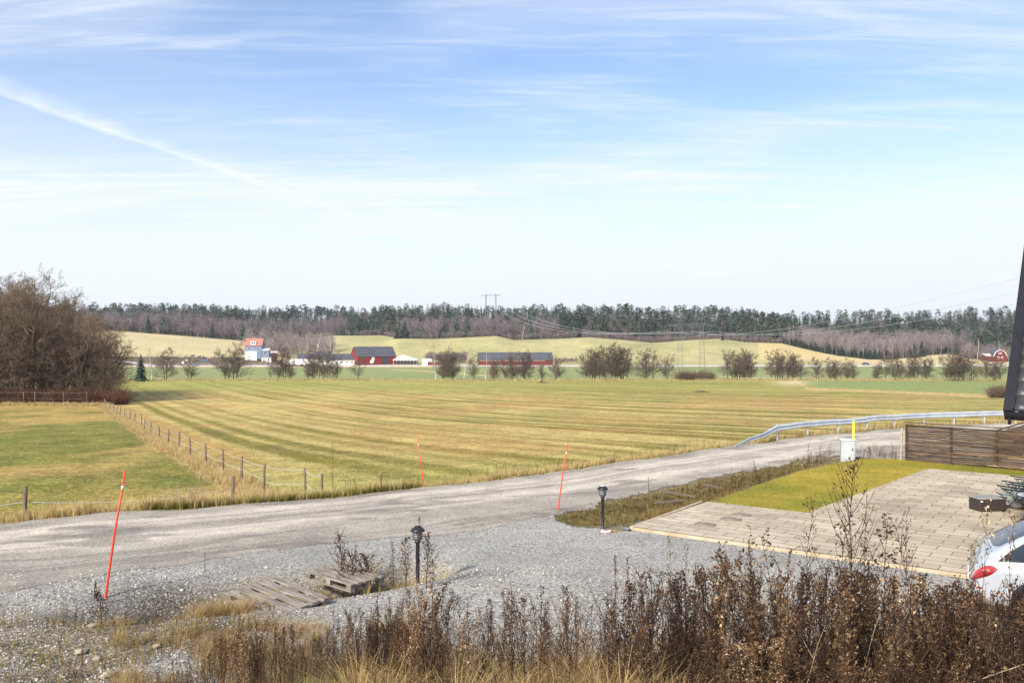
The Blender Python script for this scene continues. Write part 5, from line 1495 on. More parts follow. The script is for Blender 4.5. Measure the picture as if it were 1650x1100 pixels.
def csec(x):
    w, zb, wr, zt = (crm(x, CLa[:, 0], CLa[:, k]) for k in (1, 2, 3, 4))
    lo = .30 + .10 * max(0, 1 - x / .5) + .08 * max(0, (x - 4.3) / .5)
    cab = max(0, zt - zb)
    pts = [(w * .90, lo), (w * .985, lo + .12), (w, lo + .30), (w * .995, zb * .86), (w * .95, zb - .02), (w * .93, zb + .012), (wr + (w * .93 - wr) * .45, zb + cab * .52), (wr + .015, zt - cab * .12 - .012), (wr * .90, zt - .012 - cab * .02), (wr * .6, zt + .008), (0, zt + .02)]
    return pts
NP_ = 11
def CS(x, v):
    """point on the near half of the body; v in 0..10"""
    s = csec(x); i = int(min(max(v, 0), NP_ - 1.0001)); t = v - i
    p0, p1, p2, p3 = s[max(i - 1, 0)], s[i], s[i + 1], (s[i + 2] if i + 2 < NP_ else (-s[i][0] * 0 - s[NP_ - 2][0], s[NP_ - 2][1]))
    sharp = i in (3, 4)
    def c(k):
        if sharp: return p1[k] * (1 - t) + p2[k] * t
        return .5 * ((2 * p1[k]) + (-p0[k] + p2[k]) * t + (2 * p0[k] - 5 * p1[k] + 4 * p2[k] - p3[k]) * t * t + (-p0[k] + 3 * p1[k] - 3 * p2[k] + p3[k]) * t ** 3)
    return c(0), c(1)
M_car = mat('white_car_paint', (168, 172, 178), (164, 168, 174), scale=.5, rough=.22, coat=1.0)
M_cglass = mat('car_glass', (84, 88, 92), (60, 64, 68), scale=1.2, rough=.16, spec=.2)
M_cglass2 = mat('car_side_glass', (46, 54, 60), (34, 40, 46), scale=2, rough=.07, spec=.9)
M_trim = mat('black_rubber_trim', (26, 27, 30), (20, 21, 24), scale=6, rough=.5)
M_lens = mat('red_lens', (150, 12, 20), (84, 6, 10), scale=14, rough=.12, coat=.8)
M_lens2 = mat('bright_red_lens', (214, 60, 62), (170, 20, 30), scale=14, rough=.1, coat=.8)
car = empty('white_car', (7.25, 13.75, Hs(8.5, 13.2)), R(-27), 'white coupe-backed car at the right edge with its red tail light', 'car')
def place(x, v, off, side):
    y, z = CS(x, v); e = 1e-2
    y2, z2 = CS(x, min(v + e, 9.999)); y3, z3 = CS(min(x + e, 4.79), v)
    a = Vector((0, y2 - y, z2 - z)); b = Vector((e, y3 - y, z3 - z)); n = b.cross(a)
    if n.length < 1e-12: n = Vector((0, 1, 0))
    n.normalize()
    if n.y < 0 and v < 8 or n.z < -.2 and v >= 8: n = -n
    p = Vector((x, y, z)) + n * off
    return (p.x, side * -p.y if side > 0 else p.y, p.z)
def patch(name, x0, x1, v0, v1, off, sides, mtl, par, nx=14, nv=10, warp=None, mirror_join=False):
    V = []; F = []
    for side in sides:
        b = len(V)
        for i in range(nx + 1):
            for j in range(nv + 1):
                u, w = i / nx, j / nv
                x = x0 + (x1 - x0) * u; v = v0 + (v1 - v0) * w
                if warp: x, v = warp(u, w)
                V.append(place(x, v, off, side))
        for i in range(nx):
            for j in range(nv):
                a = b + i * (nv + 1) + j
                F.append((a, a + nv + 1, a + nv + 2, a + 1) if side < 0 else (a, a + 1, a + nv + 2, a + nv + 1))
    return mesh_np(name, V, F, mtl, parent=par, smooth=True)
# local y: near side (facing the camera) is negative
xs = np.unique(np.concatenate([np.linspace(0, .5, 16), np.linspace(.5, 4.3, 46), np.linspace(4.3, 4.8, 14)])); vs_ = np.linspace(0, 10, 51)
V = []; F = []
for x in xs:
    row = [CS(x, min(v, 9.9999)) for v in vs_]
    for y, z in row: V.append((x, -y, z))
    for y, z in row[::-1][1:]: V.append((x, y, z))
nr_ = 101
for i in range(len(xs) - 1):
    for j in range(nr_ - 1): F.append((i * nr_ + j, (i + 1) * nr_ + j, (i + 1) * nr_ + j + 1, i * nr_ + j + 1))
for end, rev in ((0, False), (len(xs) - 1, True)):
    for j in range(50):
        a, b_, c_, d_ = end * nr_ + j, end * nr_ + j + 1, end * nr_ + nr_ - 2 - j, end * nr_ + nr_ - 1 - j
        if b_ == c_: continue
        F.append((a, b_, c_, d_) if not rev else (d_, c_, b_, a))
body = mesh_np('body', V, F, M_car, parent=car, smooth=True)
body.location = (0, .975, 0)
def shift(o): o.location = (0, .975, 0); return o
# rear window in one piece over the middle
def rearwin():
    V = []; F = []; nx_, nv_ = 16, 24
    for i in range(nx_ + 1):
        u = i / nx_
        for j in range(nv_ + 1):
            w = 2 * j / nv_ - 1
            v = 10 - (1.95 + .25 * u) * abs(w); x = .31 + (.93 - .31) * u + (.12 * w * w if u < .5 else .12 * w * w)
            V.append(place(min(x, 1.6), min(v, 9.999), .004, 1 if w < 0 else -1))
    for i in range(nx_):
        for j in range(nv_):
            a = i * (nv_ + 1) + j; F.append((a, a + nv_ + 1, a + nv_ + 2, a + 1))
    return mesh_np('rear_window', V, F, M_cglass, parent=car, smooth=True)
# which sign of y does place() give?  side=+1 -> -y (near), side=-1 -> +y (far)
shift(rearwin())
def wwin(u, w):
    x = .48 + 2.60 * u; lo_ = 5.10; hi_ = 7.15
    k = min(1, u / .30); hi2 = lo_ + (hi_ - lo_) * (k ** .55); k2 = min(1, (1 - u) / .22); hi2 = lo_ + (hi2 - lo_) * (k2 ** .5)
    return x, lo_ + (hi2 - lo_) * w
def wtrim(u, w):
    x, v = wwin(u, w); cu, cv = 2.0, 6.1
    return x + (x - cu) * .06, v + (v - cv) * .16
shift(patch('window_surround', 0, 1, 0, 1, .003, (1, -1), M_trim, car, 30, 8, warp=wtrim))
sw = shift(patch('side_window', 0, 1, 0, 1, .007, (1, -1), M_cglass2, car, 30, 8, warp=wwin))
def wlamp(g=0.0, top=False):
    def f(u, w):
        x = .035 + g * .5 + (.36 - 1.5 * g) * u
        hi_ = 3.90 - .04 * u - g * 3; lo_ = 2.55 + .25 * u + g * 3
        k = (1 - u ** 5); mid = (hi_ + lo_) / 2; hi_ = mid + (hi_ - mid) * k; lo_ = mid + (lo_ - mid) * k
        if top: lo_ = mid + .1
        return x, lo_ + (hi_ - lo_) * w
    return f
for side, nm in ((1, 'near'), (-1, 'far')):
    tl = shift(patch('tail_light', 0, 1, 0, 1, .006, (side,), M_lens, car, 16, 8, warp=wlamp()))
    o = patch('lamp_element', 0, 1, 0, 1, .010, (side,), M_lens2, tl, 14, 5, warp=wlamp(.035, True))
shift(patch('reflector', .02, .16, 1.55, 1.72, .005, (1, -1), M_lens, car, 6, 2))
shift(patch('sill_trim', .35, 4.4, .1, .75, .004, (1, -1), M_trim, car, 30, 4))
shift(patch('windscreen', 2.88, 3.74, 8.3, 9.999, .004, (1, -1), M_cglass2, car, 14, 10))
shift(patch('headlight', 4.25, 4.66, 3.3, 4.0, .005, (1, -1), M_opal, car, 8, 4))
for x0 in (1.02, 2.12, 3.1):
    m = []; V = []; F = []
    shift(patch('door_seam', x0, x0 + .008, 1.2, 5.0, .0035, (1, -1), M_trim, car, 1, 14))
shift(patch('belt_crease_shade', .55, 4.2, 3.55, 3.62, .003, (1, -1), mat('painted_crease_shade', (150, 152, 156), rough=.4), car, 30, 1))  # shade of the belt crease, painted on as a slightly darker strip
m = MB(); m.box((-.012, 0, .62), (.02, .52, .12)); pl = m.build('number_plate', M_whitep, car); pl.location = (0, .975, 0)
for x in (.98, 3.82):
    for sy in (-1, 1):
        m = MB(); T = Matrix.Translation((x, .975 + sy * .985, .40)) @ Matrix.Rotation(math.pi / 2, 4, 'X')
        m.lathe([(.42, -.01), (.44, 0), (.42, .01)], 28, T); m.build('wheel_arch', M_trim, car)
        m = MB(); T = Matrix.Translation((x, .975 + sy * .90, .36)) @ Matrix.Rotation(math.pi / 2, 4, 'X')
        m.lathe([(.22, -.12), (.34, -.125), (.36, -.09), (.36, .09), (.34, .125), (.22, .12)], 28, T); w_ = m.build('wheel', M_tyre, car)
        m = MB(); m.lathe([(.05, -.11), (.24, -.10), (.24, .10), (.05, .11)], 20, T); m.build('rim', M_galv, w_)

# ------------------------------------------------------------------ garden things on the yard
M_ratt = mat('dark_rattan', (66, 54, 50), (38, 32, 30), scale=34, rough=.7, stretch=(1, 1, 3), bump=.6)
M_lid = mat('grey_lid', (150, 148, 144), (128, 126, 122), scale=4, rough=.5)
bx = empty('storage_box', (12.50, 22.85, YZ), R(7), 'low dark rattan storage box with grey lid on the paved yard', 'storage box')
m = MB(); m.box((0, 0, .155), (.74, .46, .31), bev=.012); m.build('body', M_ratt, bx)
m = MB(); m.box((0, 0, .335), (.78, .50, .045), bev=.012); l_ = m.build('lid', M_lid, bx)
m = MB(); m.box((-.33, -.245, .27), (.06, .012, .03)); m.build('label_plate', M_whitep, bx)
M_mint = mat('mint_fabric', (134, 156, 146), (118, 140, 130), scale=12, rough=.9)
M_blackf = mat('black_tube', (28, 30, 32), (22, 24, 26), scale=6, rough=.4)
def fchair(loc, rz, label):
    """folding high-backed garden chair: local +x is backwards"""
    r = empty('folding_chair', loc, rz, label, 'garden chair', 'black folding garden chairs on the yard')
    for s in (-.29, .29):
        m = MB(); m.tube([(-.20, s, .02), (.02, s, .28), (.18, s, .50)], .014, 7); m.build('leg', M_blackf, r)
        m = MB(); m.tube([(.42, s, .02), (.22, s, .26), (-.10, s, .55)], .014, 7); m.build('leg', M_blackf, r)
        m = MB(); m.tube([(.18, s, .33), (.50, s, .55), (.85, s, .78)], .015, 7); m.build('back_tube', M_blackf, r)
        m = MB(); m.box((.10, s, .575), (.62, .055, .03), M=Matrix.Translation((.1, 0, .57)) @ Matrix.Rotation(.12, 4, 'Y') @ Matrix.Translation((-.1, 0, -.57)), bev=.012); m.build('armrest', M_blackf, r)
    m = MB(); m.box((.02, 0, .40), (.48, .52, .02), M=Matrix.Translation((0, 0, .4)) @ Matrix.Rotation(.12, 4, 'Y') @ Matrix.Translation((0, 0, -.4))); m.build('seat', M_mint, r)
    m = MB(); m.box((0, 0, .0), (.02, .52, .78), M=Matrix.Translation((.52, 0, .56)) @ Matrix.Rotation(.96, 4, 'Y')); m.build('backrest', M_blackf, r)
    m = MB()
    for x, z in ((-.20, .02), (.42, .02)): m.tube([(x, -.29, z), (x, .29, z)], .013, 6)
    m.tube([(-.22, -.28, .43), (-.22, .28, .43)], .014, 6); m.build('cross_bar', M_blackf, r)
    return r
CHR = R(-14)
fchair((13.0, 22.75, YZ), CHR, 'black folding garden chair with mint seat, nearest of three beside the storage box')
fchair((13.55, 23.5, YZ), CHR, 'black folding garden chair with mint seat, middle of three beside the storage box')
fchair((14.3, 24.4, YZ), CHR, 'black folding garden chair with mint seat, farthest of three beside the storage box')
r = empty('garden_sack', (13.55, 23.1, YZ), .3, 'white filled sack lying under the nearest folding chair', 'sack')
m = MB(); pr = [(.02, -.30), (.13, -.27), (.18, -.1), (.19, .05), (.15, .24), (.05, .30)]
m.lathe(pr, 14, Matrix.Translation((0, 0, .13)) @ Matrix.Rotation(math.pi / 2, 4, 'Y') @ Matrix.Scale(.75, 4, (1, 0, 0))); m.build('sack', M_whitep, r)
# round table
tb = empty('garden_table', (12.55, 20.95, YZ), 0, 'round white garden table partly cut off by the right edge', 'table')
m = MB(); m.lathe([(.30, .70), (.32, .715), (.32, .73), (.30, .745), (.02, .745)], 28); m.build('tabletop', M_whitep, tb)
for k in range(3):
    a = k * 2.09 + .5; m = MB(); m.tube([(.06 * math.cos(a), .06 * math.sin(a), .70), (.27 * math.cos(a), .27 * math.sin(a), 0)], .014, 7); m.build('leg', M_galv, tb)
# bicycle leaning under the eave
bk = empty('bicycle', (10.95, 18.35, YZ), YROT, 'bicycle with black tyres parked under the eave behind the white car', 'bicycle')
LM = Matrix.Rotation(-.08, 4, 'X')
def wheel_bike(x, nm='wheel'):
    m = MB(); pts = [(x + .34 * math.cos(t), 0, .35 + .34 * math.sin(t)) for t in np.linspace(0, 2 * math.pi, 41)]
    m.tube(pts, .019, 8, cap=False, M=LM); w_ = m.build(nm, M_tyre, bk)
    m = MB(); m.tube([(x + .315 * math.cos(t), 0, .35 + .315 * math.sin(t)) for t in np.linspace(0, 2 * math.pi, 41)], .01, 6, cap=False, M=LM); m.build('rim', M_galv, w_)
    m = MB()
    for k in range(24):
        t = k * math.pi / 12; m.tube([(x + .02 * math.cos(t + 1), .02 * (-1) ** k, .35 + .02 * math.sin(t + 1)), (x + .312 * math.cos(t), 0, .35 + .312 * math.sin(t))], .0014, 3, M=LM)
    m.tube([(x, -.05, .35), (x, .05, .35)], .02, 8, M=LM); m.build('spokes', M_galv, w_)
wheel_bike(0); wheel_bike(1.06)
M_bike = mat('maroon_paint', (96, 40, 44), (84, 34, 38), rough=.3)
m = MB()
for a, b_ in (((0, 0, .35), (.45, 0, .30)), ((.45, 0, .30), (.30, 0, .82)), ((.30, 0, .75), (.86, 0, .80)), ((.45, 0, .30), (.88, 0, .72)), ((0, 0, .35), (.31, 0, .74)), ((.86, 0, .86), (.90, 0, .68)), ((.90, 0, .68), (1.06, 0, .35))): m.tube([a, b_], .016, 8, M=LM)
m.build('frame', M_bike, bk)
m = MB(); m.tube([(.84, 0, .86), (.83, 0, 1.0)], .013, 7, M=LM); m.tube([(.74, -.28, 1.02), (.84, -.12, 1.0), (.84, .12, 1.0), (.74, .28, 1.02)], .012, 7, M=LM); m.build('handlebar', M_galv, bk)
m = MB(); m.tube([(.30, 0, .82), (.29, 0, .92)], .013, 7, M=LM); m.prism([(.14, -.08), (.20, -.09), (.30, -.03), (.44, -.015), (.44, .015), (.30, .03), (.20, .09), (.14, .08)], .92, .96, LM); m.build('saddle', M_blackf, bk)
m = MB(); m.lathe([(.02, -.012), (.09, -.006), (.09, .006), (.02, .012)], 18, LM @ Matrix.Translation((.45, .04, .30)) @ Matrix.Rotation(math.pi / 2, 4, 'X')); m.tube([(.45, .06, .30), (.53, .06, .17)], .009, 6, M=LM); m.tube([(.45, -.06, .30), (.37, -.06, .43)], .009, 6, M=LM); m.build('crank', M_galv, bk)
# manhole covers
M_iron = mat('rusty_iron', (154, 138, 126), (118, 104, 96), scale=14, rough=.7, bump=.5)
for (p, y_, rad, lab) in ((1136, 845, .27, 'round iron manhole cover, nearest of three on the paving'), (1178, 836.5, .27, 'pinkish worn manhole cover, middle of three on the paving'), (1194, 829.5, .25, 'round dark manhole cover, farthest of three on the paving beside the lawn')):
    D = (CZ - YZ) * FPX / (y_ - 550); r = empty('manhole_cover', (at(p, D), D, YZ), 0, lab, 'manhole cover')
    m = MB(); m.lathe([(rad, -.01), (rad, .010), (rad - .03, .012), (rad - .035, .006)], 32); m.build('ring', M_iron, r)
    m = MB(); m.lathe([(rad - .045, -.01), (rad - .045, .010), (.02, .012)], 32)
    for i in range(-3, 4):
        w = math.sqrt(max(0, (rad - .06) ** 2 - (i * .06) ** 2)); m.box((0, i * .06, .014), (2 * w, .018, .006))
    m.build('lid', M_iron, r)
# pallets over the ditch
M_pal = mat('weathered_pallet_wood', (156, 146, 134), (104, 95, 86), scale=3, stretch=(1, 7, 7), rough=.95, bump=.6, detail=6)
def pallet(px, D, top, rz, tilt, roll, label):
    r = empty('wooden_pallet', (at(px, D), D, top - .144), rz, label, 'pallet', 'weathered pallets over the ditch')
    r.rotation_euler = (tilt, roll, rz); k_ = 1.2 if px < 500 else 1.0; r.scale = (k_, k_, 1.0)
    for y, w in ((-.355, .09), (-.185, .12), (0, .12), (.185, .12), (.355, .09)):
        m = MB(); m.box((rng.normal(0, .004), y, .133), (1.2, w, .022)); m.build('deck_board', M_pal, r)
    for x in (-.54, 0, .54):
        m = MB(); m.box((x, 0, .11), (.12, .8, .022)); m.build('stringer_board', M_pal, r)
        for y in (-.34, 0, .34): m = MB(); m.box((x, y, .06), (.11, .11, .077)); m.build('block', M_pal, r)
    for y in (-.34, 0, .34): m = MB(); m.box((0, y, .011), (1.2, .10, .02)); m.build('bottom_board', M_pal, r)
pallet(447, 14.1, .40, R(-39), .05, .06, 'weathered wooden pallet lying over the ditch, nearer and left of two')
pallet(556, 15.6, .34, R(-38), -.02, .03, 'weathered wooden pallet over the ditch below the dead bush, right of two')
M_brd = mat('old_board', (128, 112, 98), (88, 76, 66), scale=4, stretch=(1, 8, 8), rough=.95)
def board(px0, y0, px1, y1, z, w, label):
    D0 = (CZ - z) * FPX / (y0 - 550); D1 = (CZ - z) * FPX / (y1 - 550)
    a = Vector((at(px0, D0), D0, z)); b = Vector((at(px1, D1), D1, z - .03)); m = MB(); L_ = (b - a).length
    m.box((L_ / 2, 0, 0), (L_, w, .025)); o = m.build('loose_board', M_brd); o.location = a; o.rotation_euler = (.15, 0, math.atan2(b.y - a.y, b.x - a.x)); tag(o, label, 'board')
board(1068, 791, 1120, 800, -.10, .09, 'long grey board lying in the weedy ditch left of the lawn')
board(1132, 780, 1165, 786, -.12, .08, 'short board in the weeds near the far left corner of the lawn')
board(1055, 810, 1100, 806, -.17, .12, 'wide broken board lowest in the weedy ditch beside the paving')
# litter and stones
def crumple(px, y_, s, m_, label, cat='litter'):
    z0 = 0.02; D = (CZ - z0) * FPX / (y_ - 550); r_ = np.random.default_rng(int(px)); m = MB(); vs = []
    for i in range(5):
        for j in range(5): vs.append(((i - 2) * s / 2 * (.8 + .4 * r_.random()), (j - 2) * s / 2 * .7, r_.random() * s * .7 + .01))
    vs2 = [(x, y, max(0, z - .012)) for x, y, z in vs]
    fs = [(i * 5 + j, (i + 1) * 5 + j, (i + 1) * 5 + j + 1, i * 5 + j + 1) for i in range(4) for j in range(4)]
    m.add(vs + vs2, fs + [tuple(25 + k for k in f[::-1]) for f in fs])
    o = m.build('crumpled_paper', m_); D = float(D); o.location = (at(px, D), D, Hs(at(px, D), D)); tag(o, label, cat)
crumple(687, 926, .09, M_whitep, 'crumpled white paper on the gravel right of the lamp among the weeds')
crumple(976, 857, .11, mat('pink_wrapper', (232, 200, 196), (220, 150, 140), scale=20), 'pink and white wrapper at the foot of the far bollard lamp')
crumple(988, 857, .09, mat('yellow_wrapper', (220, 180, 60), (190, 140, 40), scale=20), 'yellow wrapper right of the pink one at the far bollard lamp')
crumple(1012, 853, .07, mat('grey_wrapper', (130, 140, 160), (90, 96, 110), scale=20), 'small grey scrap of plastic at the corner of the paving')
M_stone = rnd_mat('gravel_stones', [(0, (70, 66, 62)), (.35, (132, 128, 122)), (.7, (176, 172, 164)), (1, (226, 220, 208))], rough=.9)
def rock_arrays(seed):
    r_ = np.random.default_rng(seed)
    V = np.array([(1, 0, 0), (-1, 0, 0), (0, 1, 0), (0, -1, 0), (0, 0, 1), (0, 0, -1), (.6, .6, .5), (-.6, .6, .5), (-.6, -.6, .5), (.6, -.6, .5)], float)
    V = V * r_.uniform(.65, 1.15, V.shape) * np.array([1, .8, .6])
    F = [(0, 6, 4, 9), (6, 2, 7, 4), (4, 7, 1, 8), (9, 4, 8, 3), (0, 2, 6, 6), (2, 1, 7, 7), (1, 3, 8, 8), (3, 0, 9, 9), (0, 5, 2, 2), (2, 5, 1, 1), (1, 5, 3, 3), (3, 5, 0, 0)]
    return V, np.array(F), np.full(len(V), .5)
RK = [rock_arrays(i) for i in range(8)]
n = 42000; D = 9.2 + rng.random(n) ** 1.2 * 7.5; px = rng.uniform(-60, 1700, n); x = (px - 825) / FPX * D
dens = fbm(x, D, 1.4, 88)
keep = (dens > .36) & ~((x > 2.7) & (st(x, D)[1] > -.15) & (st(x, D)[0] > -.1)) & (D < E(x) - 2.5)
x, D = x[keep], D[keep]
V, F, Rn = scatter(RK, np.stack([x, D, H(x, D) + .012], 1), rng.random(len(x)) * 6.28, np.exp(rng.normal(-4.35, .40, len(x))), rng.random(len(x)) * 1.6 - .2)
tag(mesh_np('gravel_stones', V, F, M_stone, attrs={'rnd': np.clip(Rn, 0, 1)}), 'loose crushed stones scattered over the driveway and ditch edge', 'stones', kind='stuff')
M_rock = mat('pale_rock', (176, 164, 142), (128, 118, 102), scale=6, rough=.9, bump=.6)
for i, (p, y_, s, lab) in enumerate(((150, 1017, .10, 'pale rounded rock beside the gravel track at the left'), (133, 1055, .12, 'largest pale rock in the gravel at the lower left'), (157, 1064, .09, 'pale grey rock just right of the largest rock'), (252, 1040, .09, 'small yellowish rock in the rubble right of the orange stick'), (175, 1093, .12, 'pale rock cut by the lower picture edge'), (600, 946, .07, 'small pale stone at the foot of the right pallet'), (938, 918, .05, 'lone pale stone lying on the grey driveway gravel'))):
    D = 4.1 * FPX / (y_ - 550); V, F, _ = rock_arrays(60 + i); V = V * s
    o = mesh_np('rock', V, F, M_rock, smooth=True); o.location = (at(p, D), D, Hs(at(p, D), D) + s * .25); o.rotation_euler = (0, 0, i); md = o.modifiers.new('s', 'SUBSURF'); md.levels = 2; md.render_levels = 2; tag(o, lab, 'rock')

# ------------------------------------------------------------------ dry weeds
def weed_arrays(seed, nb=16, leaf=.016, nl=5, br=.26, heads=False, thick=.0075):
    r_ = np.random.default_rng(seed); segs = []; rs = []; V = []; F = []; rn = []
    lean = r_.normal(0, .06, 2); pts = [np.array([lean[0] * f * f + r_.normal(0, .006), lean[1] * f * f + r_.normal(0, .006), f]) for f in np.linspace(0, 1, 6)]
    for i in range(5): segs.append((*pts[i], *pts[i + 1], thick * (1 - .15 * i), thick * (1 - .15 * (i + 1)))); rs.append(.12)
    def leafq(c, s):
        b = len(V); a = r_.normal(0, 1, 3); a /= np.linalg.norm(a); u = np.cross(a, r_.normal(0, 1, 3)); u /= np.linalg.norm(u)
        V.extend([c - a * s, c + u * s * .55, c + a * s * 1.1, c - u * s * .5 + r_.normal(0, s * .3, 3)]); F.append((b, b + 1, b + 2, b + 3)); v = .22 + .78 * r_.random() ** 1.4; rn.extend([v] * 4)
    for k in range(nb):
        f = .22 + .78 * (k + r_.random()) / nb; f = min(f, .99); i = int(f * 5); t = f * 5 - i; p = pts[i] * (1 - t) + pts[i + 1] * t
        a = r_.random() * 6.283; L = br * (1.15 - f) ** .8 * (.5 + .8 * r_.random()); d = np.array([math.cos(a) * .55, math.sin(a) * .55, .85]); d /= np.linalg.norm(d)
        q1 = p + d * L * .55; q2 = q1 + (d + np.array([0, 0, .35]) + r_.normal(0, .12, 3)) * L * .45
        segs += [(*p, *q1, thick * .45, thick * .32), (*q1, *q2, thick * .32, thick * .18)]; rs += [.18, .2]
        for j in range(nl):
            t = .25 + .75 * r_.random(); c = (p + (q1 - p) * t * 1.8 if t < .55 else q1 + (q2 - q1) * (t - .55) / .45) + r_.normal(0, .012, 3); leafq(c, leaf * (.6 + .8 * r_.random()))
        if heads:
            for j in range(4): leafq(q2 + r_.normal(0, .014, 3), leaf * 1.2)
    for j in range(6 + 6 * heads): leafq(pts[5] + r_.normal(0, .016, 3) - np.array([0, 0, .04 * r_.random()]), leaf)
    SV, SF = seg_prisms(segs, 3); b = len(SV)
    return np.concatenate([SV, np.array(V)]), np.concatenate([SF, np.array(F) + b]), np.concatenate([np.repeat(rs, 6), rn])
WD = [weed_arrays(i, nb=(26, 14, 20, 30, 10, 22)[i % 6], heads=(i % 3 == 0), nl=(7, 4, 9, 5, 2, 8)[i % 6], br=(.18, .30, .22, .15, .34, .26)[i % 6], leaf=(.009, .012, .007, .010, .008, .007)[i % 6], thick=.0055) for i in range(12)]
M_weed = rnd_mat('dead_weed_stems', [(0, (38, 28, 24)), (.2, (58, 42, 34)), (.46, (86, 64, 46)), (.70, (128, 98, 68)), (.85, (184, 158, 124)), (1, (206, 186, 154))], rough=.9, translucent=.1)
WP = [250, 330, 420, 520, 600, 640, 700, 760, 800, 860, 900, 950, 1000, 1060, 1120, 1200, 1290, 1370, 1440, 1520, 1590, 1650, 1750]
WY = [1065, 1025, 995, 990, 975, 955, 935, 950, 955, 948, 945, 950, 935, 925, 912, 905, 905, 905, 915, 925, 935, 930, 930]
def weeds(name, label, n, p0, p1, d0, d1, spread, protos, hmin=.25, hmax=1.7, wid=(.8, 1.2), dark=None, yoff=0):
    px = rng.uniform(p0, p1, n); D = rng.uniform(d0, d1, n); x = (px - 825) / FPX * D; z = H(x, D)
    clump = (fbm(px, D * 40, 55, 12) - .5) * 90
    ytop = np.interp(px, WP, WY) + yoff + clump + np.abs(rng.normal(0, spread, n))
    h = np.clip(CZ - (ytop - 550) / FPX * D - z, hmin, hmax)
    V, F, Rn = scatter(protos, np.stack([x, D, z - .02], 1), rng.random(n) * 6.28, h, np.clip((fbm(px, D * 30, 34, 44) - .5) * 2.4 + .42 + rng.normal(0, .22, n), 0, 1), width=rng.uniform(wid[0], wid[1], n))
    return tag(mesh_np(name, V, F, M_weed, attrs={'rnd': np.clip(Rn, 0, 1)}), label, 'weeds', kind='stuff')
weeds('dry_weeds', 'dense mass of dead brown weeds along the lower edge of the picture', 760, 600, 1750, 7.0, 10.9, 95, WD, wid=(.7, 1.3))
weeds('broken_weeds', 'shorter broken and bent dead weeds low on the bank', 620, 560, 1750, 6.4, 9.5, 70, WD, hmin=.15, hmax=.8, wid=(1.0, 1.8), yoff=85)
weeds('low_dry_weeds', 'lower sparse dead weeds on the bank at the lower left', 520, 230, 680, 8.8, 11.6, 45, WD, hmin=.10, hmax=.75)
def stalk_arrays(seed):
    r_ = np.random.default_rng(seed); p = np.zeros(3); d = np.array([r_.normal(0, .25), r_.normal(0, .25), 1.]); segs = []; k = r_.integers(2, 5)
    for i in range(6):
        if i == k: d = d + r_.normal(0, .9, 3)
        d = d + r_.normal(0, .12, 3); d /= np.linalg.norm(d); q_ = p + d / 5.5; segs.append((*p, *q_, .006 * (1 - .12 * i), .006 * (1 - .12 * (i + 1)))); p = q_
    V, F = seg_prisms(segs, 3); return V, F, np.full(len(V), .5 + .5 * r_.random())
STK = [stalk_arrays(i) for i in range(14)]
weeds('broken_stalks', 'pale broken and bent stalks among the dead weeds', 520, 300, 1750, 6.8, 10.8, 90, STK, wid=(.8, 1.4), hmin=.2, hmax=1.2, yoff=20)
weeds('right_dry_weeds', 'thicker dead weeds in front of the white car', 150, 1380, 1750, 7.5, 10.8, 75, WD)
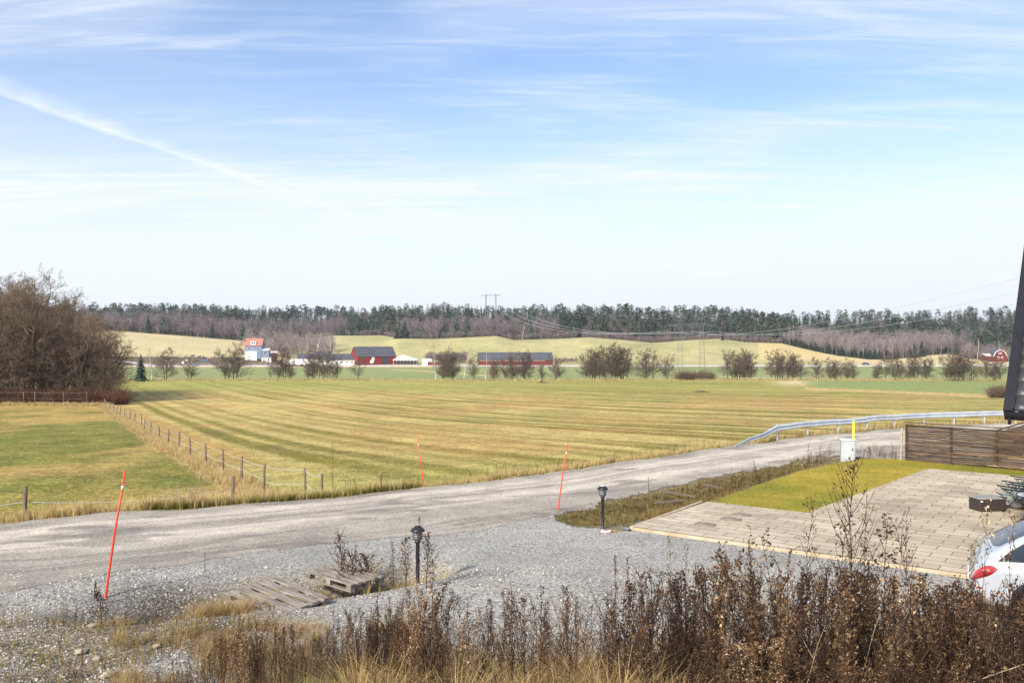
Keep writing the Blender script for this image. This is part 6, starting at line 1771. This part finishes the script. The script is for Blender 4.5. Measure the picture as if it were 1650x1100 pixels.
# taller plants that stand out one by one
def big_weed(px, D, ytop, seed, label, wide=1.0, nb=26, br=.24, leaf=.014, val=.2, nl=6, heads=False, thick=.0065):
    x = at(px, D); z = Hs(x, D); h = CZ - (ytop - 550) / FPX * D - z
    V, F, Rn = weed_arrays(seed, nb=nb, br=br, leaf=leaf / max(h, .5) * 1.3, nl=nl, heads=heads, thick=thick / max(h, .4) * 1.3)
    o = mesh_np('tall_weed', V * np.array([h * wide, h * wide, h]), F, M_weed, attrs={'rnd': np.clip(Rn * .8 + val * .3, 0, 1)}); o.location = (x, D, z - .02); o.rotation_euler = (0, 0, seed * 1.7)
    return tag(o, label, 'dead weed', 'tall dead weeds standing out from the rest')
for i, a in enumerate([
    (1364, 7.6, 748, 'tallest branching dead weed, dark, standing in front of the lawn corner', 1.0, 46, .30),
    (1291, 7.9, 806, 'tall thin dead weed left of the tallest one, against the lawn edge', .8, 30, .22),
    (1393, 7.7, 800, 'tall dead weed with pale top just right of the tallest one', .8, 30, .24),
    (1330, 8.0, 838, 'medium dead weed between the tallest weed and the thin one on its left', .9, 30, .26),
    (1458, 8.2, 826, 'slim dead weed alone against the middle of the paving', .6, 22, .18),
    (1484, 8.0, 842, 'bushy dead weed against the paving, left of the white car', .9, 30, .24),
    (1422, 8.4, 846, 'dead weed with hanging seed heads against the paving', 1.0, 24, .26),
    (1262, 8.4, 862, 'drooping dead weed left of the thin one, over the lower paving edge', 1.1, 24, .28),
    (1232, 8.8, 872, 'loose dead weed over the gravel below the manhole covers', 1.0, 22, .26),
    (1545, 8.6, 872, 'dead weed directly left of the white car bumper', .8, 26, .22),
    (1578, 8.2, 806, 'pale seeding weed in front of the storage box', .5, 18, .18),
    (1622, 8.3, 822, 'pale seeding weed in front of the bicycle wheel and car roof', .5, 18, .18),
    (1083, 8.8, 866, 'thin dead weed rising over the gravel right of the far lamp', .5, 20, .16),
    (1104, 9.0, 880, 'low thin dead weed right next to the one over the driveway', .6, 20, .18),
    (993, 8.8, 893, 'dark spiky dead weed in the middle of the driveway view', .35, 26, .14),
    (1003, 8.9, 905, 'leaning dead weed beside the dark spiky one', .45, 20, .16),
    (554, 15.9, 856, 'dead bushy weed rising behind the right pallet', 1.3, 40, .36),
    (568, 15.6, 892, 'low dark dead bush right behind the right pallet', 1.8, 46, .5),
    (600, 15.8, 893, 'reddish brown dead bush left of the lamp among the weeds', 1.6, 44, .5),
    (634, 15.8, 872, 'thin arched dead weed left of the near lamp', .8, 22, .3),
    (655, 15.0, 866, 'feathery dead weed immediately left of the near lamp', 1.1, 34, .36),
    (688, 15.0, 858, 'feathery dead weed immediately right of the near lamp', 1.2, 34, .36),
    (674, 14.9, 833, 'slender dead weed whose tip rises above the near lamp', .6, 26, .24),
    (697, 13.6, 900, 'short dead weed on the gravel right of the white paper', .8, 20, .3),
    (152, 14.1, 936, 'thin dead weed left of the foot of the nearest orange stick', .7, 22, .3),
    (164, 13.6, 952, 'small tangled weed at the foot of the nearest orange stick', 1.3, 26, .42),
    (203, 12.2, 985, 'sparse dead weed in the rubble right of the nearest orange stick', .9, 18, .34),
    (330, 15.6, 888, 'thin dead stem on the gravel behind the ditch', .4, 14, .2),
    (536, 28.0, 716, 'thin leafless sapling at the far road edge by the wire fence corner', .6, 22, .26),
    (615, 27.3, 763, 'small leafless sapling at the far road edge left of the middle orange stick', .8, 20, .36),
    (1045, 26.2, 768, 'thin dark stem at the left end of the weedy ditch', .5, 16, .22),
    (1178, 29.0, 738, 'thin tall dry stem at the road side of the weedy ditch', .25, 14, .16),
    (1302, 33.0, 716, 'dark dry weed beside the road left of the grey cabinet', .6, 20, .3)]):
    big_weed(a[0], a[1], a[2], 500 + i, a[3], a[4], a[5], a[6], val=(.7 if 'pale' in a[3] else .15), heads=('seed' in a[3] or 'spiky' in a[3]), leaf=(.016 if 'seed' in a[3] else .012))
# roadside and ditch weeds, small
def small_weeds(name, label, pts_fn, n, h0, h1, protos=WD):
    x, y = pts_fn(n); V, F, Rn = scatter(protos, np.stack([x, y, H(x, y) - .01], 1), rng.random(len(x)) * 6.28, rng.uniform(h0, h1, len(x)), rng.random(len(x)), width=rng.uniform(.9, 1.6, len(x)))
    return tag(mesh_np(name, V, F, M_weed, attrs={'rnd': np.clip(Rn, 0, 1)}), label, 'weeds', kind='stuff')
small_weeds('ditch_weeds', 'dead reddish brown weeds in the ditch between road and lawn', lambda n: in_poly_pts([(2.4, 23.0), (6.4, 26.9), (9.6, 30.8), (12.6, 33.9), (12.2, 35.2), (8.2, 31.2), (4.8, 27.4), (2.0, 23.6)], n), 2300, .14, .50)
small_weeds('tall_ditch_weeds', 'taller dead weeds along the road side of the lawn', lambda n: in_poly_pts([(6.6, 27.8), (9.6, 31.2), (12.6, 34.0), (12.4, 34.8), (8.6, 31.4), (6.0, 28.2)], n), 420, .35, .75)
def edge_pts(n):
    x = rng.uniform(-8, 34, n); return x, E(x) + rng.uniform(.2, 2.2, n)
small_weeds('verge_weeds', 'small brown dead weeds on the verge of the striped field', edge_pts, 700, .15, .5)
small_weeds('fence_corner_weeds', 'dead weeds between the cabinet and the slatted fence', lambda n: in_poly_pts([(13.0, 33.6), (14.6, 33.2), (19, 37), (18.2, 38.2), (15, 37.2)], n), 420, .12, .5)
small_weeds('rubble_weeds', 'sparse dead weeds in the stony ground at the lower left', lambda n: in_poly_pts([(-7.6, 12.6), (-6.0, 13.6), (-4.4, 12.8), (-3.6, 10.2), (-6.2, 9.4)], n), 210, .10, .42)
x, y = in_poly_pts([(-7.6, 12.4), (-6.2, 13.2), (-4.4, 12.8), (-3.8, 10.0), (-6.0, 9.4)], 900); k_ = fbm(x, y, .7, 207) > .52
grass('rubble_grass', 'small tufts of tan and green grass between the stones at the lower left', rnd_mat('rubble_grass_blades', [(0, (96, 84, 52)), (.5, (168, 144, 96)), (.8, (112, 112, 48)), (1, (150, 96, 60))]), x[k_], y[k_], rng.uniform(.05, .18, k_.sum()))
# shrub at the left road edge
SB = shrub_arrays(77, 46)
o = mesh_np('bare_shrub', SB[0] * np.array([.95, .95, .85]), SB[1], M_twig_birch, attrs={'rnd': SB[2]}); x = at(305, 25.4); o.location = (x, 25.4, Hs(x, 25.4)); tag(o, 'grey leafless shrub at the left road edge beside the fence post', 'shrub')
# grass on the bank, by the ditch
def band(n, p0, p1, d0, d1): px = rng.uniform(p0, p1, n); D = rng.uniform(d0, d1, n); return (px - 825) / FPX * D, D
TUFB = [tuft_arrays(80 + i, n=11, w=.0075, bend=.95, spread=.5, segn=4) for i in range(6)]
M_bankg = rnd_mat('tangled_bank_grass', [(0, (80, 62, 40)), (.3, (122, 96, 60)), (.55, (176, 146, 94)), (.8, (212, 186, 136)), (.92, (130, 126, 50)), (1, (104, 112, 40))], translucent=.25)
x, y = band(5200, 560, 1750, 6.2, 10.2); k_ = fbm(x, y, .8, 3) > .38; x, y = x[k_], y[k_]; grass('bank_grass', 'tangled dry yellow grass between the dead weeds', M_bankg, x, y, rng.uniform(.12, .62, len(x)) * (.4 + fbm(x, y, .8, 3)), protos=TUFB)
x, y = band(1500, 480, 1750, 6.0, 8.6); k_ = fbm(x, y, .9, 17) > .5; grass('green_bank_grass', 'fresh green grass low on the bank', M_green, x[k_], y[k_], rng.uniform(.12, .34, k_.sum()))
x, y = band(4200, 180, 660, 9.2, 12.8); k_ = fbm(x, y, .6, 27) > .44; grass('left_bank_grass', 'pale dry grass on the bank at the lower left', M_bankg, x[k_], y[k_], rng.uniform(.06, .30, k_.sum()), protos=TUFB)
dt_ = rng.random(1500); xx_ = np.interp(dt_, [0, .3, .6, 1], [-6.2, -5.0, -3.9, -1.8]) + rng.normal(0, .33, 1500); yy_ = np.interp(dt_, [0, .3, .6, 1], [13.4, 14.4, 15.0, 16.3]) + rng.normal(0, .28, 1500)
k_ = ((xx_ + 3.84) ** 2 + (yy_ - 14.35) ** 2 > .5) & ((xx_ + 2.96) ** 2 + (yy_ - 15.35) ** 2 > .35)
M_yg = rnd_mat('yellow_grass', [(0, (150, 118, 52)), (.5, (196, 166, 84)), (.8, (216, 196, 130)), (1, (140, 134, 48))], translucent=.25)
k_ &= (xx_ > -5.1) & (rng.random(1500) < .75); grass('ditch_yellow_grass', 'long yellow grass growing in the ditch around the pallets', M_yg, xx_[k_], yy_[k_], rng.uniform(.14, .44, k_.sum()), protos=TUFB)
x = rng.normal(-4.55, .28, 420); y = rng.normal(13.5, .30, 420); grass('ditch_end_grass', 'long tan grass at the left end of the ditch', M_bankg, x, y, rng.uniform(.12, .40, 420), protos=TUFB)
# dry leaves and moss on the paving joints
n = 260; s_ = rng.uniform(3.2, 15, n); t_ = rng.uniform(.2, 14.3, n); k_ = rng.random(n) < np.clip(.25 + t_ / 14, 0, 1); x = YA[0] + s_ * e1[0] + t_ * e2[0]; y = YA[1] + s_ * e1[1] + t_ * e2[1]; x, y = x[k_], y[k_]
V, F, Rn = scatter(TUFS, np.stack([x, y, np.full(len(x), YZ - .003)], 1), rng.random(len(x)) * 6.28, rng.uniform(.015, .05, len(x)), rng.random(len(x)), np.full(len(x), 2.5))
tag(mesh_np('paving_moss', V, F, rnd_mat('moss_tufts', [(0, (84, 70, 34)), (1, (128, 112, 56))]), attrs={'rnd': np.clip(Rn, 0, 1)}), 'small brown moss tufts in the joints of the paving', 'moss', kind='stuff')

# ------------------------------------------------------------------ air
hm = bpy.data.materials.new('valley_haze'); hm.use_nodes = True
N = hm.node_tree.nodes; L = hm.node_tree.links; N.remove(N['Principled BSDF'])
pv = N.new('ShaderNodeVolumePrincipled'); pv.inputs['Color'].default_value = (.90, .95, 1, 1); pv.inputs['Density'].default_value = .0001; pv.inputs['Anisotropy'].default_value = .2
L.new(pv.outputs[0], N['Material Output'].inputs['Volume'])
zb = float(Zf.min()) - 1.0
m = MB(); m.box((0, 1290, (zb + 80) / 2), (11000, 2700, 80 - zb)); hz = m.build('haze', hm); tag(hz, kind='stuff')
